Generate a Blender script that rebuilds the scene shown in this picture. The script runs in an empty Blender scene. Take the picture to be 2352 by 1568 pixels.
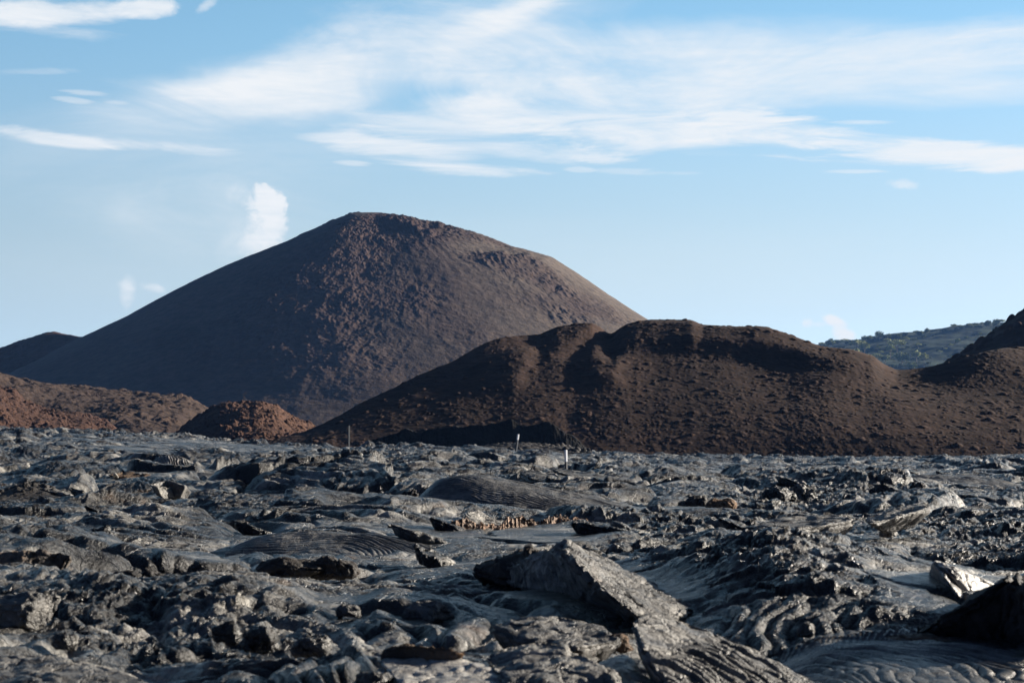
import bpy, bmesh, math, random
import numpy as np
from mathutils import Vector, Matrix
from concurrent.futures import ThreadPoolExecutor

R = math.radians
scene = bpy.context.scene
C = scene.collection
F32 = np.float32

# ------------------------------------------------------------------ camera maths (for measuring the photograph)
FPX = 4573.0            # focal length in photo units (photo measured on a 2352 x 1568 sheet)
CX, CY, HOR = 1176.0, 784.0, 1005.0
PITCH = math.atan((HOR - CY) / FPX)
CAMZ = 1.7
SP, CP = math.sin(PITCH), math.cos(PITCH)

def ray(px, py):
    a, b = (px - CX) / FPX, (CY - py) / FPX
    return Vector((a, CP - b * SP, SP + b * CP))

def at_d(px, py, d):                  # point on the sight line at distance y = d
    r = ray(px, py); k = d / r.y
    return Vector((r.x * k, d, CAMZ + r.z * k))

def at_z(px, py, z):                  # point on the sight line at height z
    r = ray(px, py); k = (z - CAMZ) / r.z
    return Vector((r.x * k, r.y * k, z))

def z_of(py, d):
    r = ray(CX, py); return CAMZ + r.z * d / r.y

# ------------------------------------------------------------------ noise
_rg = np.random.RandomState(7)
_ang = _rg.rand(256) * 2 * np.pi
GX, GY = np.cos(_ang).astype(F32), np.sin(_ang).astype(F32)

def ihash(ix, iy, seed):
    h = (ix.astype(np.int64) * 374761393 + iy.astype(np.int64) * 668265263 + seed * 1442695041) & 0xffffffff
    h = ((h ^ (h >> 13)) * 1274126177) & 0xffffffff
    h = ((h ^ (h >> 15)) * 2246822519) & 0xffffffff
    return h ^ (h >> 16)

def perlin(x, y, seed=0):
    fx, fy = np.floor(x), np.floor(y)
    dx, dy = (x - fx).astype(F32), (y - fy).astype(F32)
    ix, iy = fx.astype(np.int64), fy.astype(np.int64)
    def g(a, b):
        h = ihash(ix + a, iy + b, seed) & 255
        return GX[h] * (dx - a) + GY[h] * (dy - b)
    u = dx * dx * dx * (dx * (dx * 6 - 15) + 10)
    v = dy * dy * dy * (dy * (dy * 6 - 15) + 10)
    n0 = g(0, 0); n0 = n0 + u * (g(1, 0) - n0)
    n1 = g(0, 1); n1 = n1 + u * (g(1, 1) - n1)
    return (n0 + v * (n1 - n0)) * 1.45

def fbm(x, y, octv=4, seed=0, gain=.5, lac=2.03):
    s = 0; a = 1.0
    for k in range(octv):
        s = s + a * perlin(x, y, seed + k * 17)
        x = x * lac + 3.1; y = y * lac - 1.7; a *= gain
    return s

def ridged(x, y, octv=4, seed=0, gain=.5):
    s = 0; a = 1.0
    for k in range(octv):
        s = s + a * (1 - np.abs(perlin(x, y, seed + k * 13)) * 1.6)
        x = x * 2.1 + 1.3; y = y * 2.1 + 5.7; a *= gain
    return s

def worley(x, y, seed=0, jit=.95):
    fx, fy = np.floor(x), np.floor(y)
    ix, iy = fx.astype(np.int64), fy.astype(np.int64)
    f1 = np.full(x.shape, 9, F32); f2 = f1.copy()
    idn = np.zeros(x.shape, np.int64); ox = np.zeros(x.shape, F32); oy = ox.copy()
    for a in (-1, 0, 1):
        for b in (-1, 0, 1):
            h = ihash(ix + a, iy + b, seed)
            dx = (fx + a + .5 + jit * ((h & 1023) / 1023.0 - .5) - x).astype(F32)
            dy = (fy + b + .5 + jit * (((h >> 10) & 1023) / 1023.0 - .5) - y).astype(F32)
            d = dx * dx + dy * dy
            m = d < f1
            f2 = np.where(m, f1, np.minimum(f2, d))
            idn = np.where(m, h, idn); ox = np.where(m, -dx, ox); oy = np.where(m, -dy, oy)
            f1 = np.where(m, d, f1)
    return np.sqrt(f1), np.sqrt(f2), idn, ox, oy

def rnd(idn, k):
    return ((ihash(idn, idn * 0 + k, 91) & 65535) / 65535.0).astype(F32)

def sstep(a, b, x):
    t = np.clip((x - a) / (b - a), 0, 1); return t * t * (3 - 2 * t)

def interp(pts, x):
    p = np.array(pts, float); return np.interp(x, p[:, 0], p[:, 1])

def smooth_interp(pts, x, n=7, w=6.0):
    s = 0
    for k in range(n):
        s = s + interp(pts, x + (k - (n - 1) / 2) * w)
    return s / n

def par_rows(fn, X, Y, step=40):
    out = np.empty(X.shape, F32)
    def job(i):
        out[i:i + step] = fn(X[i:i + step], Y[i:i + step])
    with ThreadPoolExecutor(4) as ex:
        list(ex.map(job, range(0, X.shape[0], step)))
    return out

# ------------------------------------------------------------------ object helpers
def tag(o, label=None, cat=None, group=None, kind=None):
    if label: o['label'] = label
    if cat: o['category'] = cat
    if group: o['group'] = group
    if kind: o['kind'] = kind
    return o

def link(name, me, m=None, parent=None, smooth=True):
    o = bpy.data.objects.new(name, me); C.objects.link(o)
    if m: me.materials.append(m)
    if parent: o.parent = parent
    if smooth:
        me.polygons.foreach_set('use_smooth', np.ones(len(me.polygons), bool))
    return o

def grid_obj(name, X, Y, Z, m, smooth=True, origin=None):
    nr, nc = X.shape
    me = bpy.data.meshes.new(name)
    co = np.stack([X, Y, Z], -1).reshape(-1, 3).astype(F32)
    o0 = np.zeros(3, F32) if origin is None else np.array(origin, F32)
    co = co - o0
    idx = np.arange(nr * nc, dtype=np.int32).reshape(nr, nc)
    q = np.stack([idx[:-1, :-1], idx[:-1, 1:], idx[1:, 1:], idx[1:, :-1]], -1).reshape(-1)
    nq = (nr - 1) * (nc - 1)
    me.vertices.add(nr * nc); me.vertices.foreach_set('co', co.reshape(-1))
    me.loops.add(nq * 4); me.loops.foreach_set('vertex_index', q)
    me.polygons.add(nq); me.polygons.foreach_set('loop_start', np.arange(0, nq * 4, 4, dtype=np.int32))
    me.update(calc_edges=True)
    o = link(name, me, m, None, smooth)
    o.location = [float(v) for v in o0]
    return o

# ------------------------------------------------------------------ materials
def new_mat(name):
    m = bpy.data.materials.new(name); m.use_nodes = True
    nt = m.node_tree; b = nt.nodes['Principled BSDF']
    return m, nt, b

def nd(nt, t, **kw):
    n = nt.nodes.new(t)
    for k, v in kw.items():
        if k in n.inputs: n.inputs[k].default_value = v
        else: setattr(n, k, v)
    return n

def noise(nt, vec, scale, detail=4, rough=.55):
    n = nd(nt, 'ShaderNodeTexNoise'); n.inputs['Scale'].default_value = scale
    n.inputs['Detail'].default_value = detail; n.inputs['Roughness'].default_value = rough
    nt.links.new(vec, n.inputs['Vector']); return n

def ramp(nt, fac, stops):
    r = nt.nodes.new('ShaderNodeValToRGB'); nt.links.new(fac, r.inputs[0])
    e = r.color_ramp.elements
    while len(e) < len(stops): e.new(.5)
    for k, (p, c) in enumerate(stops):
        e[k].position = p; e[k].color = (*c, 1) if len(c) == 3 else c
    return r

def mixc(nt, fac, a, b):
    n = nt.nodes.new('ShaderNodeMix'); n.data_type = 'RGBA'
    for s, v in ((n.inputs[0], fac), (n.inputs[6], a), (n.inputs[7], b)):
        if isinstance(v, tuple): s.default_value = (*v, 1)
        elif isinstance(v, (int, float)): s.default_value = v
        else: nt.links.new(v, s)
    return n.outputs[2]

def basalt(name, c0, c1, c2, rust=(.60, .72), rust_col=(.10, .065, .042), rough=(.24, .50), fine=60, coarse=9, bump=.95, spec=.42):
    m, nt, b = new_mat(name)
    geo = nt.nodes.new('ShaderNodeNewGeometry'); v = geo.outputs['Position']
    n1 = noise(nt, v, .55, 5, .6); n2 = noise(nt, v, 4.5, 5, .6); n3 = noise(nt, v, .9, 6, .65)
    col = ramp(nt, n1.outputs[0], [(.36, c0), (.51, c1), (.70, c2)]).outputs[0]
    g = ramp(nt, n2.outputs[0], [(.34, (.42, .42, .44)), (.66, (1.8, 1.76, 1.7))]).outputs[0]
    mul = nt.nodes.new('ShaderNodeMix'); mul.data_type = 'RGBA'; mul.blend_type = 'MULTIPLY'
    mul.inputs[0].default_value = 1; nt.links.new(col, mul.inputs[6]); nt.links.new(g, mul.inputs[7])
    rm = ramp(nt, n3.outputs[0], [(rust[0], (0, 0, 0)), (rust[1], (1, 1, 1))]).outputs[0]
    c = mixc(nt, rm, mul.outputs[2], rust_col)
    nt.links.new(c, b.inputs['Base Color'])
    rr = nd(nt, 'ShaderNodeMapRange'); nt.links.new(n2.outputs[0], rr.inputs[0])
    rr.inputs[1].default_value = .3; rr.inputs[2].default_value = .7
    rr.inputs[3].default_value = rough[0]; rr.inputs[4].default_value = rough[1]
    nt.links.new(rr.outputs[0], b.inputs['Roughness'])
    b.inputs['Specular IOR Level'].default_value = spec
    f1 = noise(nt, v, coarse, 6, .62); f2 = noise(nt, v, fine, 3, .6)
    ad = nd(nt, 'ShaderNodeMath', operation='MULTIPLY_ADD'); nt.links.new(f2.outputs[0], ad.inputs[0])
    ad.inputs[1].default_value = .22; nt.links.new(f1.outputs[0], ad.inputs[2])
    wv = nt.nodes.new('ShaderNodeVectorMath'); wv.operation = 'MULTIPLY_ADD'; nt.links.new(n2.outputs['Color'], wv.inputs[0]); wv.inputs[1].default_value = (.22,) * 3; nt.links.new(v, wv.inputs[2])
    hgt = ad.outputs[0]
    for sc, wd, am in ((1.9, .03, .55), (6.5, .05, .25)):
        vo = nt.nodes.new('ShaderNodeTexVoronoi'); vo.feature = 'DISTANCE_TO_EDGE'; vo.inputs['Scale'].default_value = sc; nt.links.new(wv.outputs[0], vo.inputs['Vector'])
        cm = nd(nt, 'ShaderNodeMapRange'); nt.links.new(vo.outputs['Distance'], cm.inputs[0]); cm.inputs[2].default_value = wd; cm.inputs[3].default_value = -am; cm.inputs[4].default_value = 0
        s2 = nd(nt, 'ShaderNodeMath', operation='ADD'); nt.links.new(hgt, s2.inputs[0]); nt.links.new(cm.outputs[0], s2.inputs[1]); hgt = s2.outputs[0]
    f3 = noise(nt, v, 28, 2, .5); pm_ = nd(nt, 'ShaderNodeMapRange'); nt.links.new(f3.outputs[0], pm_.inputs[0]); pm_.inputs[1].default_value = .28; pm_.inputs[2].default_value = .40; pm_.inputs[3].default_value = -.35; pm_.inputs[4].default_value = 0
    ad = nd(nt, 'ShaderNodeMath', operation='ADD'); nt.links.new(hgt, ad.inputs[0]); nt.links.new(pm_.outputs[0], ad.inputs[1])
    bp = nd(nt, 'ShaderNodeBump'); bp.inputs['Strength'].default_value = bump
    bp.inputs['Distance'].default_value = .06
    nt.links.new(ad.outputs[0], bp.inputs['Height']); nt.links.new(bp.outputs[0], b.inputs['Normal'])
    return m

def cinder(name, c0, c1, c2, s=1.0, bump=.6, bdist=.5, grit=None):
    m, nt, b = new_mat(name)
    geo = nt.nodes.new('ShaderNodeNewGeometry'); v = geo.outputs['Position']
    n1 = noise(nt, v, .035 * s, 6, .62); n2 = noise(nt, v, .5 * s, 6, .65); n3 = noise(nt, v, 2.4 * s, 4, .6)
    col = ramp(nt, n1.outputs[0], [(.32, c0), (.5, c1), (.68, c2)]).outputs[0]
    g = ramp(nt, n2.outputs[0], [(.3, (.6, .6, .62)), (.7, (1.4, 1.36, 1.3))]).outputs[0]
    mul = nt.nodes.new('ShaderNodeMix'); mul.data_type = 'RGBA'; mul.blend_type = 'MULTIPLY'
    mul.inputs[0].default_value = 1; nt.links.new(col, mul.inputs[6]); nt.links.new(g, mul.inputs[7])
    nt.links.new(mul.outputs[2], b.inputs['Base Color'])
    b.inputs['Roughness'].default_value = .95; b.inputs['Specular IOR Level'].default_value = .15
    ad = nd(nt, 'ShaderNodeMath', operation='MULTIPLY_ADD'); nt.links.new(n3.outputs[0], ad.inputs[0])
    ad.inputs[1].default_value = .4; nt.links.new(n2.outputs[0], ad.inputs[2])
    bp = nd(nt, 'ShaderNodeBump'); bp.inputs['Strength'].default_value = bump
    bp.inputs['Distance'].default_value = bdist
    nt.links.new(ad.outputs[0], bp.inputs['Height']); nt.links.new(bp.outputs[0], b.inputs['Normal'])
    return m

def plain(name, c, rough=.6, var=.25, scale=20):
    m, nt, b = new_mat(name)
    geo = nt.nodes.new('ShaderNodeNewGeometry')
    n = noise(nt, geo.outputs['Position'], scale, 4)
    lo = tuple(x * (1 - var) for x in c); hi = tuple(min(1, x * (1 + var)) for x in c)
    nt.links.new(ramp(nt, n.outputs[0], [(.3, lo), (.7, hi)]).outputs[0], b.inputs['Base Color'])
    b.inputs['Roughness'].default_value = rough
    return m

LAVA = basalt('black pahoehoe', (.009, .009, .010), (.022, .0217, .0212), (.29, .28, .26))
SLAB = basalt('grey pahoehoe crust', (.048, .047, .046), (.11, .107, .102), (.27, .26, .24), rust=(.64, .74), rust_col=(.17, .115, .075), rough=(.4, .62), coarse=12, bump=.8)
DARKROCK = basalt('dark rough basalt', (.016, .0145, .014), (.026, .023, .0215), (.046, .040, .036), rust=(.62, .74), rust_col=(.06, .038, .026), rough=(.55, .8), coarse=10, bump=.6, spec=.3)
BROWNROCK = basalt('brown broken basalt', (.05, .037, .027), (.08, .055, .037), (.12, .085, .055), rust=(.5, .62), rust_col=(.17, .10, .055), rough=(.6, .85), coarse=14, bump=.6, spec=.3)
PEACH = basalt('weathered peach lava', (.06, .055, .05), (.12, .095, .075), (.24, .17, .125), rust=(.50, .62), rust_col=(.30, .185, .12), rough=(.6, .85), coarse=12, bump=.5, spec=.3)
PEACHBANK = basalt('broken peach lava', (.06, .048, .04), (.20, .14, .105), (.32, .23, .17), rust=(.55, .65), rust_col=(.21, .125, .08), rough=(.6, .85), coarse=12, bump=.6, spec=.3)
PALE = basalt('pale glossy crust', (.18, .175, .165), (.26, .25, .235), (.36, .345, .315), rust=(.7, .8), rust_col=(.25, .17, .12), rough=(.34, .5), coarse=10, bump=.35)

CONE = cinder('cinder cone', (.058, .036, .030), (.080, .049, .039), (.105, .066, .051), .5, bump=.55, bdist=1.0)
NEARC = cinder('brown cinder', (.031, .0172, .013), (.042, .0235, .0172), (.060, .034, .0245), 1.0, bump=.26, bdist=.15)
REDC = cinder('red cinder', (.042, .022, .017), (.060, .032, .023), (.09, .049, .034), 1.2, bump=.9, bdist=.5)
TANC = cinder('tan cinder', (.034, .023, .019), (.051, .034, .026), (.082, .054, .040), 1.0, bump=.7, bdist=.6)
GREENH = cinder('scrub hill', (.009, .026, .012), (.016, .036, .016), (.040, .056, .026), .9, bump=.5, bdist=1.0)
def cone_mat():
    m = cinder('cone scree and outcrop', (.8, .8, .8), (1, 1, 1), (1.2, 1.18, 1.15), .5, bump=.5, bdist=.8)
    nt = m.node_tree; b = nt.nodes['Principled BSDF']; src = b.inputs['Base Color'].links[0].from_socket
    at = nt.nodes.new('ShaderNodeAttribute'); at.attribute_name = 'outcrop'
    r = ramp(nt, at.outputs['Fac'], [(.05, (.098, .078, .064)), (.45, (.070, .049, .040)), (.9, (.058, .036, .030))])
    mu = nt.nodes.new('ShaderNodeMix'); mu.data_type = 'RGBA'; mu.blend_type = 'MULTIPLY'; mu.inputs[0].default_value = 1
    nt.links.new(src, mu.inputs[6]); nt.links.new(r.outputs[0], mu.inputs[7]); nt.links.new(mu.outputs[2], b.inputs['Base Color'])
    return m
CONEROCK = cone_mat()
SHADOWBLACK = cinder('painted shadow black', (.006, .006, .007), (.008, .008, .009), (.011, .011, .012), 1.0, bump=.4)  # near black base colour that paints the cast shadow on the hill foot
GROUND = cinder('cinder plain', (.05, .04, .035), (.07, .05, .04), (.09, .065, .05), 1.0)

# ------------------------------------------------------------------ ground sheet
def ground():
    xs = np.linspace(-1900, 1900, 60); ys = np.linspace(-250, 2700, 44)
    X, Y = np.meshgrid(xs, ys)
    Z = -5.0 + fbm(X * .004, Y * .004, 3, 5) * .8
    o = grid_obj('ground', X, Y, Z, GROUND); tag(o, kind='structure')
ground()

HEROES = []   # footprints of slabs and domes: the flow lies low around them
# ------------------------------------------------------------------ the lava field
EDGE = [(-400, 984), (0, 991), (150, 995), (290, 1002), (400, 1006), (600, 1021), (700, 1027), (830, 1032), (1000, 1029),
        (1180, 1030), (1280, 1037), (1330, 1043), (1500, 1049), (1700, 1053), (2000, 1055), (2200, 1053), (2352, 1050), (2800, 1046)]
YE = 214.0
def zbase(x, y):
    px = CX + FPX * x / np.maximum(y, 4)
    py = smooth_interp(EDGE, px, 9, 14)
    ze = CAMZ - (py - HOR) / FPX * YE
    z = ze * sstep(45, YE, y) * (.35 + .65 * np.clip(y / YE, 0, 1))
    return z - sstep(YE + 1, YE + 22, y) * 4.5

# soft patches: (px, py, rx, ry, weight), measured where the sight lines meet flat ground
AA = [(300, 1006, 420, 14, 1), (60, 1140, 150, 38, .9), (1130, 1032, 200, 16, .9), (1960, 1135, 240, 26, 1.1), (2230, 1225, 260, 60, .9),
      (1330, 1200, 420, 12, .8), (1760, 1330, 330, 85, 1.0), (1560, 1215, 300, 30, .6), (380, 1440, 360, 60, .75), (900, 1510, 200, 40, .35),
      (620, 1165, 300, 14, .5), (230, 1210, 200, 18, .5), (1750, 1160, 160, 26, .8), (640, 1290, 220, 14, .4), (2050, 1420, 240, 50, .5)]
FLAT = [(520, 1250, 260, 26, .8), (930, 1245, 330, 30, .8), (1750, 1075, 330, 14, .5), (2050, 1080, 400, 14, .5), (1200, 1290, 160, 20, .5),
        (140, 1540, 220, 50, 1), (1000, 1540, 160, 45, .9), (1280, 1520, 170, 60, .8), (2080, 1520, 380, 45, .8), (1100, 1420, 260, 40, .5), (1400, 1380, 90, 22, .4), (2000, 1255, 220, 26, .5)]
# broad rises and hollows: (px, py, half width m, half depth m, height m)
RISE = [(1800, 1330, 2.2, 3.2, .42), (2050, 1400, 1.5, 1.8, .16), (400, 1380, 2.4, 2.2, .22), (1000, 1180, 5, 3.5, .16), (1960, 1128, 5, 5, .5),
        (300, 1150, 4, 6, -.22), (640, 1190, 5, 4, .2), (60, 1290, 1.2, 2, .16), (900, 1330, 2.2, 3, -.15), (2250, 1240, 4, 4, .15),
        (1150, 1028, 9, 9, .35), (450, 1120, 5, 5, .25), (1550, 1080, 8, 8, -.2), (200, 1050, 10, 12, .4), (1700, 1150, 3, 4, .18)]

def patch(lst, px, py):
    s = 0
    for (a, b, rx, ry, w) in lst:
        s = s + w * np.exp(-(((px - a) / rx) ** 2 + ((py - b) / ry) ** 2) ** 2)
    return np.clip(s, 0, 1.2)

def lava_h(x, y):
    x = x.astype(np.float64); y = y.astype(np.float64)
    yy = np.maximum(y, 4)
    px = CX + FPX * x / yy; py = HOR + FPX * CAMZ / yy
    z = zbase(x, y)
    nz = perlin(x * .11, y * .11, 3) * .16 + perlin(x * .31, y * .31, 4) * .10
    aa = np.clip(patch(AA, px, py) + .35 * sstep(.35, .65, perlin(x * .16 + 9, y * .13, 61)), 0, 1.1)
    fl = np.clip(patch(FLAT, px, py), 0, 1)
    for (a, b, wx_, wy_, h) in RISE:
        d0 = FPX * CAMZ / (b - HOR); x0 = (a - CX) / FPX * d0
        z = z + h * np.exp(-((x - x0) / wx_) ** 2 - ((y - d0) / wy_) ** 2)
    q = 1 - .75 * fl
    # big plates
    wx = x + .55 * perlin(x * .45, y * .45, 11) + .2 * perlin(x * 1.5, y * 1.5, 12)
    wy = y + .55 * perlin(x * .45, y * .45, 13) + .2 * perlin(x * 1.5, y * 1.5, 14)
    S = 4.4
    f1, f2, idn, ox, oy = worley(wx / S, wy / S * .8, 21)
    e = f2 - f1
    r0, r1, r2, r3 = rnd(idn, 1), rnd(idn, 2), rnd(idn, 3), rnd(idn, 4)
    ed = sstep(0, .05 + .22 * rnd(idn, 9) + .22 * sstep(55, 140, y), e) * (1 - .35 * sstep(90, 170, y))
    pl = ((r0 - .5) * .30 + ((r1 - .5) * ox + (r2 - .5) * oy) * S * .32) * ed + .15 * (1 - np.exp(-e * 5)) - .10 * np.exp(-(e / .035) ** 2)
    # middle plates
    s = 1.15
    g1, g2, jdn, px2, py2 = worley(wx / s + 40, wy / s * .85, 22)
    e2 = g2 - g1
    k0, k1, k2 = rnd(jdn, 1), rnd(jdn, 2), rnd(jdn, 3)
    broken = sstep(-.05, .35, perlin(x * .28 + 4, y * .28, 31))
    ed2 = sstep(0, .06 + .2 * rnd(jdn, 9) + .2 * sstep(55, 140, y), e2)
    pm = .62 * ((k0 - .5) * .14 + ((k1 - .5) * px2 + (k2 - .5) * py2) * s * .30) * (.25 + .75 * broken) * ed2 + .045 * (1 - np.exp(-e2 * 6))
    # ropes: each big plate has its own flow direction, ropes bow downstream
    th = r3 * 6.283
    u = np.cos(th) * ox * S + np.sin(th) * oy * S; v = -np.sin(th) * ox * S + np.cos(th) * oy * S
    lam = (.15 + .10 * r0) * (1 + .9 * (rnd(idn, 8) > .5))
    ph = (u + .16 * v * v + .16 * perlin(x * .9, y * .9, 41) + .06 * perlin(x * 2.6, y * 2.6, 42)) / lam
    rp = np.abs(np.sin(ph * np.pi)) ** .8 * (.55 + .6 * rnd(np.floor(ph).astype(np.int64) + idn, 11))
    rm = sstep(-.35, .05, perlin(x * .38 + 17, y * .38, 43))
    ropes = rp * rm * (.26 + .14 * r1) * lam
    # long wrinkles
    fo = np.abs(np.sin((u * .8 + .35 * v + .5 * perlin(x * .6, y * .6, 45) + .18 * perlin(x * 1.9, y * 1.9, 46)) / (.42 + .25 * r1) * np.pi)) * .055 * sstep(-.2, .25, perlin(x * .3 + 31, y * .3, 47))
    wr = .75 * fo + ridged(x * .9 + 5 * perlin(x * .15, y * .15, 51), y * .55, 3, 52) * .02
    # clinker: gnarled small lumps, heavily folded
    fx = x + .10 * perlin(x * 3.1, y * 3.1, 171) + .05 * perlin(x * 8, y * 8, 172); fy = y + .10 * perlin(x * 3.1, y * 3.1, 173) + .05 * perlin(x * 8, y * 8, 174)
    h1, h2, kdn, cx_, cy_ = worley(fx / .36, fy / .42, 73)
    cl = (rnd(kdn, 5) ** 2 * .19 + .02) * np.clip(1.05 - h1 * h1 * 1.9, 0, 1) ** .5 + .09 * ((rnd(kdn, 6) - .5) * cx_ + (rnd(kdn, 7) - .5) * cy_)
    m1, m2, ldn, mx_, my_ = worley(fx / .15, fy / .17, 75)
    cl = cl + (rnd(ldn, 5) * .06) * np.clip(1.05 - m1 * m1 * 2.0, 0, 1) ** .5 + .045 * ((rnd(ldn, 6) - .5) * mx_ + (rnd(ldn, 7) - .5) * my_)
    w1, _, wdn, _, _ = worley(fx / .065, fy / .07, 76)
    cl = cl + rnd(wdn, 5) * .022 * np.clip(1 - w1 * w1 * 2, 0, 1)
    cl = cl + .10 * ridged(fx * 1.3, fy * 1.3, 5, 77, .5) + .05 * np.abs(np.sin((fx * .8 + fy * .5 + .35 * perlin(fx * 2, fy * 2, 79)) * 26)) * sstep(-.1, .3, perlin(x * .8, y * .8, 80)) - .17
    b1, _, bdn, bx_, by_ = worley(fx / 1.2, fy / 1.9, 78)
    fb = sstep(95, 140, y) * (.12 + .35 * sstep(190, 210, y) + .7 * sstep(2, -22, x) + .2 * sstep(.1, .4, perlin(x * .05, y * .05, 87))) * .85
    big = fb * ((rnd(bdn, 5) ** 2 * .55) * np.clip(1.05 - b1 * b1 * 1.8, 0, 1) ** .6 + .16 * ((rnd(bdn, 6) - .5) * bx_ + (rnd(bdn, 7) - .5) * by_) + .2 * ridged(fx * .8, fy * .5, 4, 88) - .28)
    far = 1 + .35 * sstep(35, 90, y)
    fine = fbm(x * 5.5, y * 5.5, 4, 81, .6) * .011 + np.abs(fbm(x * 2.3, y * 2.3, 4, 85, .55)) * .022
    pah = pl * far * (1 - .5 * aa) + pm * far * (1 - .55 * aa) + ropes * (1 - .8 * aa) + wr * far - .17 * far + .12 * (far - 1) * ridged(x * .22, y * .16, 3, 55)
    rel = nz + big + q * pah + ropes * (1 - q) * .7 + q * aa * cl * .72 + fine * (.5 + .5 * q)
    k = np.zeros(x.shape)
    for (hx, hy, rx, ry) in HEROES:
        if hy + ry * 2 < y.min() or hy - ry * 2 > y.max(): continue
        k = np.maximum(k, np.exp(-(((x - hx) / rx) ** 2 + ((y - hy) / ry) ** 2) ** 2))
    k = np.clip(k * 1.15, 0, 1)
    z = z + rel * (1 - k) + k * (.6 * np.clip(rel, -.2, .12) - .06)
    return z.astype(F32)

NR, NC = 1750, 1350
def lava_field():
    y = np.exp(np.linspace(math.log(7.5), math.log(243), NR))
    s = np.linspace(-1, 1, NC)
    Y = np.repeat(y[:, None], NC, 1)
    X = s[None, :] * (3.0 + .36 * y[:, None])
    Z = par_rows(lava_h, X, Y)
    o = grid_obj('lava_field', X, Y, Z, LAVA)
    tag(o, kind='structure')
    return o

def gz(x, y):
    return float(lava_h(np.array([[x]]), np.array([[y]]))[0, 0])

# ------------------------------------------------------------------ hills, mounds, domes with a measured skyline
def mound(name, sil, yf, yr, mat, nc=400, nf=160, nb=50, zf=None, p=.8, back=1.1, extra=None, rough=None, sw=4.0, ease=None, edge_fade=None):
    """sil: skyline (px, py) at the ridge; yf / yr: foot and ridge distance (numbers or (px, d) lists)"""
    px = np.linspace(sil[0][0], sil[-1][0], nc)
    py = smooth_interp(sil, px, 5, sw)
    Yf = interp(yf, px) if isinstance(yf, list) else np.full(nc, float(yf))
    Yr = interp(yr, px) if isinstance(yr, list) else np.full(nc, float(yr))
    if isinstance(yf, list): Yf = np.convolve(np.pad(Yf, 8, 'edge'), np.ones(17) / 17, 'valid')
    if isinstance(yr, list): Yr = np.convolve(np.pad(Yr, 60, 'edge'), np.hanning(121) / np.hanning(121).sum(), 'valid')
    zr = CAMZ + (HOR - py) / FPX * Yr
    zs = CAMZ + (HOR - smooth_interp(sil, px, 15, sw * 5)) / FPX * Yr
    Zf = interp(zf, px) if isinstance(zf, list) else np.full(nc, float(zf))
    t = np.concatenate([np.linspace(0, 1, nf) ** 1.15, 1 + np.linspace(0, 1, nb + 1)[1:] ** 1.3])[:, None]
    Yb = Yr + (Yr - Yf) * back
    tf = np.clip(t, 0, 1)
    Y = np.where(t <= 1, Yf + (Yr - Yf) * tf, Yr + (Yb - Yr) * (t - 1))
    P = ease(tf) if ease else np.sin(tf * np.pi / 2) ** p
    Z = np.where(t <= 1, Zf + (zs - Zf + (zr - zs) * sstep(.45, 1, tf)) * P, zr - (zr - Zf) * (1 - np.cos(np.clip(t - 1, 0, 1) * np.pi / 2)))
    PX = np.repeat(px[None, :], t.shape[0], 0)
    X = Y * (PX - CX) / FPX
    T = np.repeat(t, nc, 1)
    if extra is not None: Z = Z + extra(X, Y, T, PX)
    if rough is not None: Z = Z + par_rows(rough, X, Y)
    org = (float(X[:, nc // 2].mean()), float(Yf.mean()), float(Zf.mean()))
    o = grid_obj(name, X, Y, Z, mat, origin=org)
    return o

def rocky(a1, s1, a2, s2, seed, stretch=1.0):
    def f(x, y):
        h, _, idn, _, _ = worley(x * s2, y * s2 * stretch, seed)
        m = sstep(-.1, .4, perlin(x * s1 * .6, y * s1 * .6, seed + 5))
        bl = (rnd(idn, 3) ** 2) * np.clip(1 - h * h * 2, 0, 1)
        return fbm(x * s1, y * s1 * stretch, 5, seed + 1, .52) * a1 + bl * a2 * (.35 + m)
    return f

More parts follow.
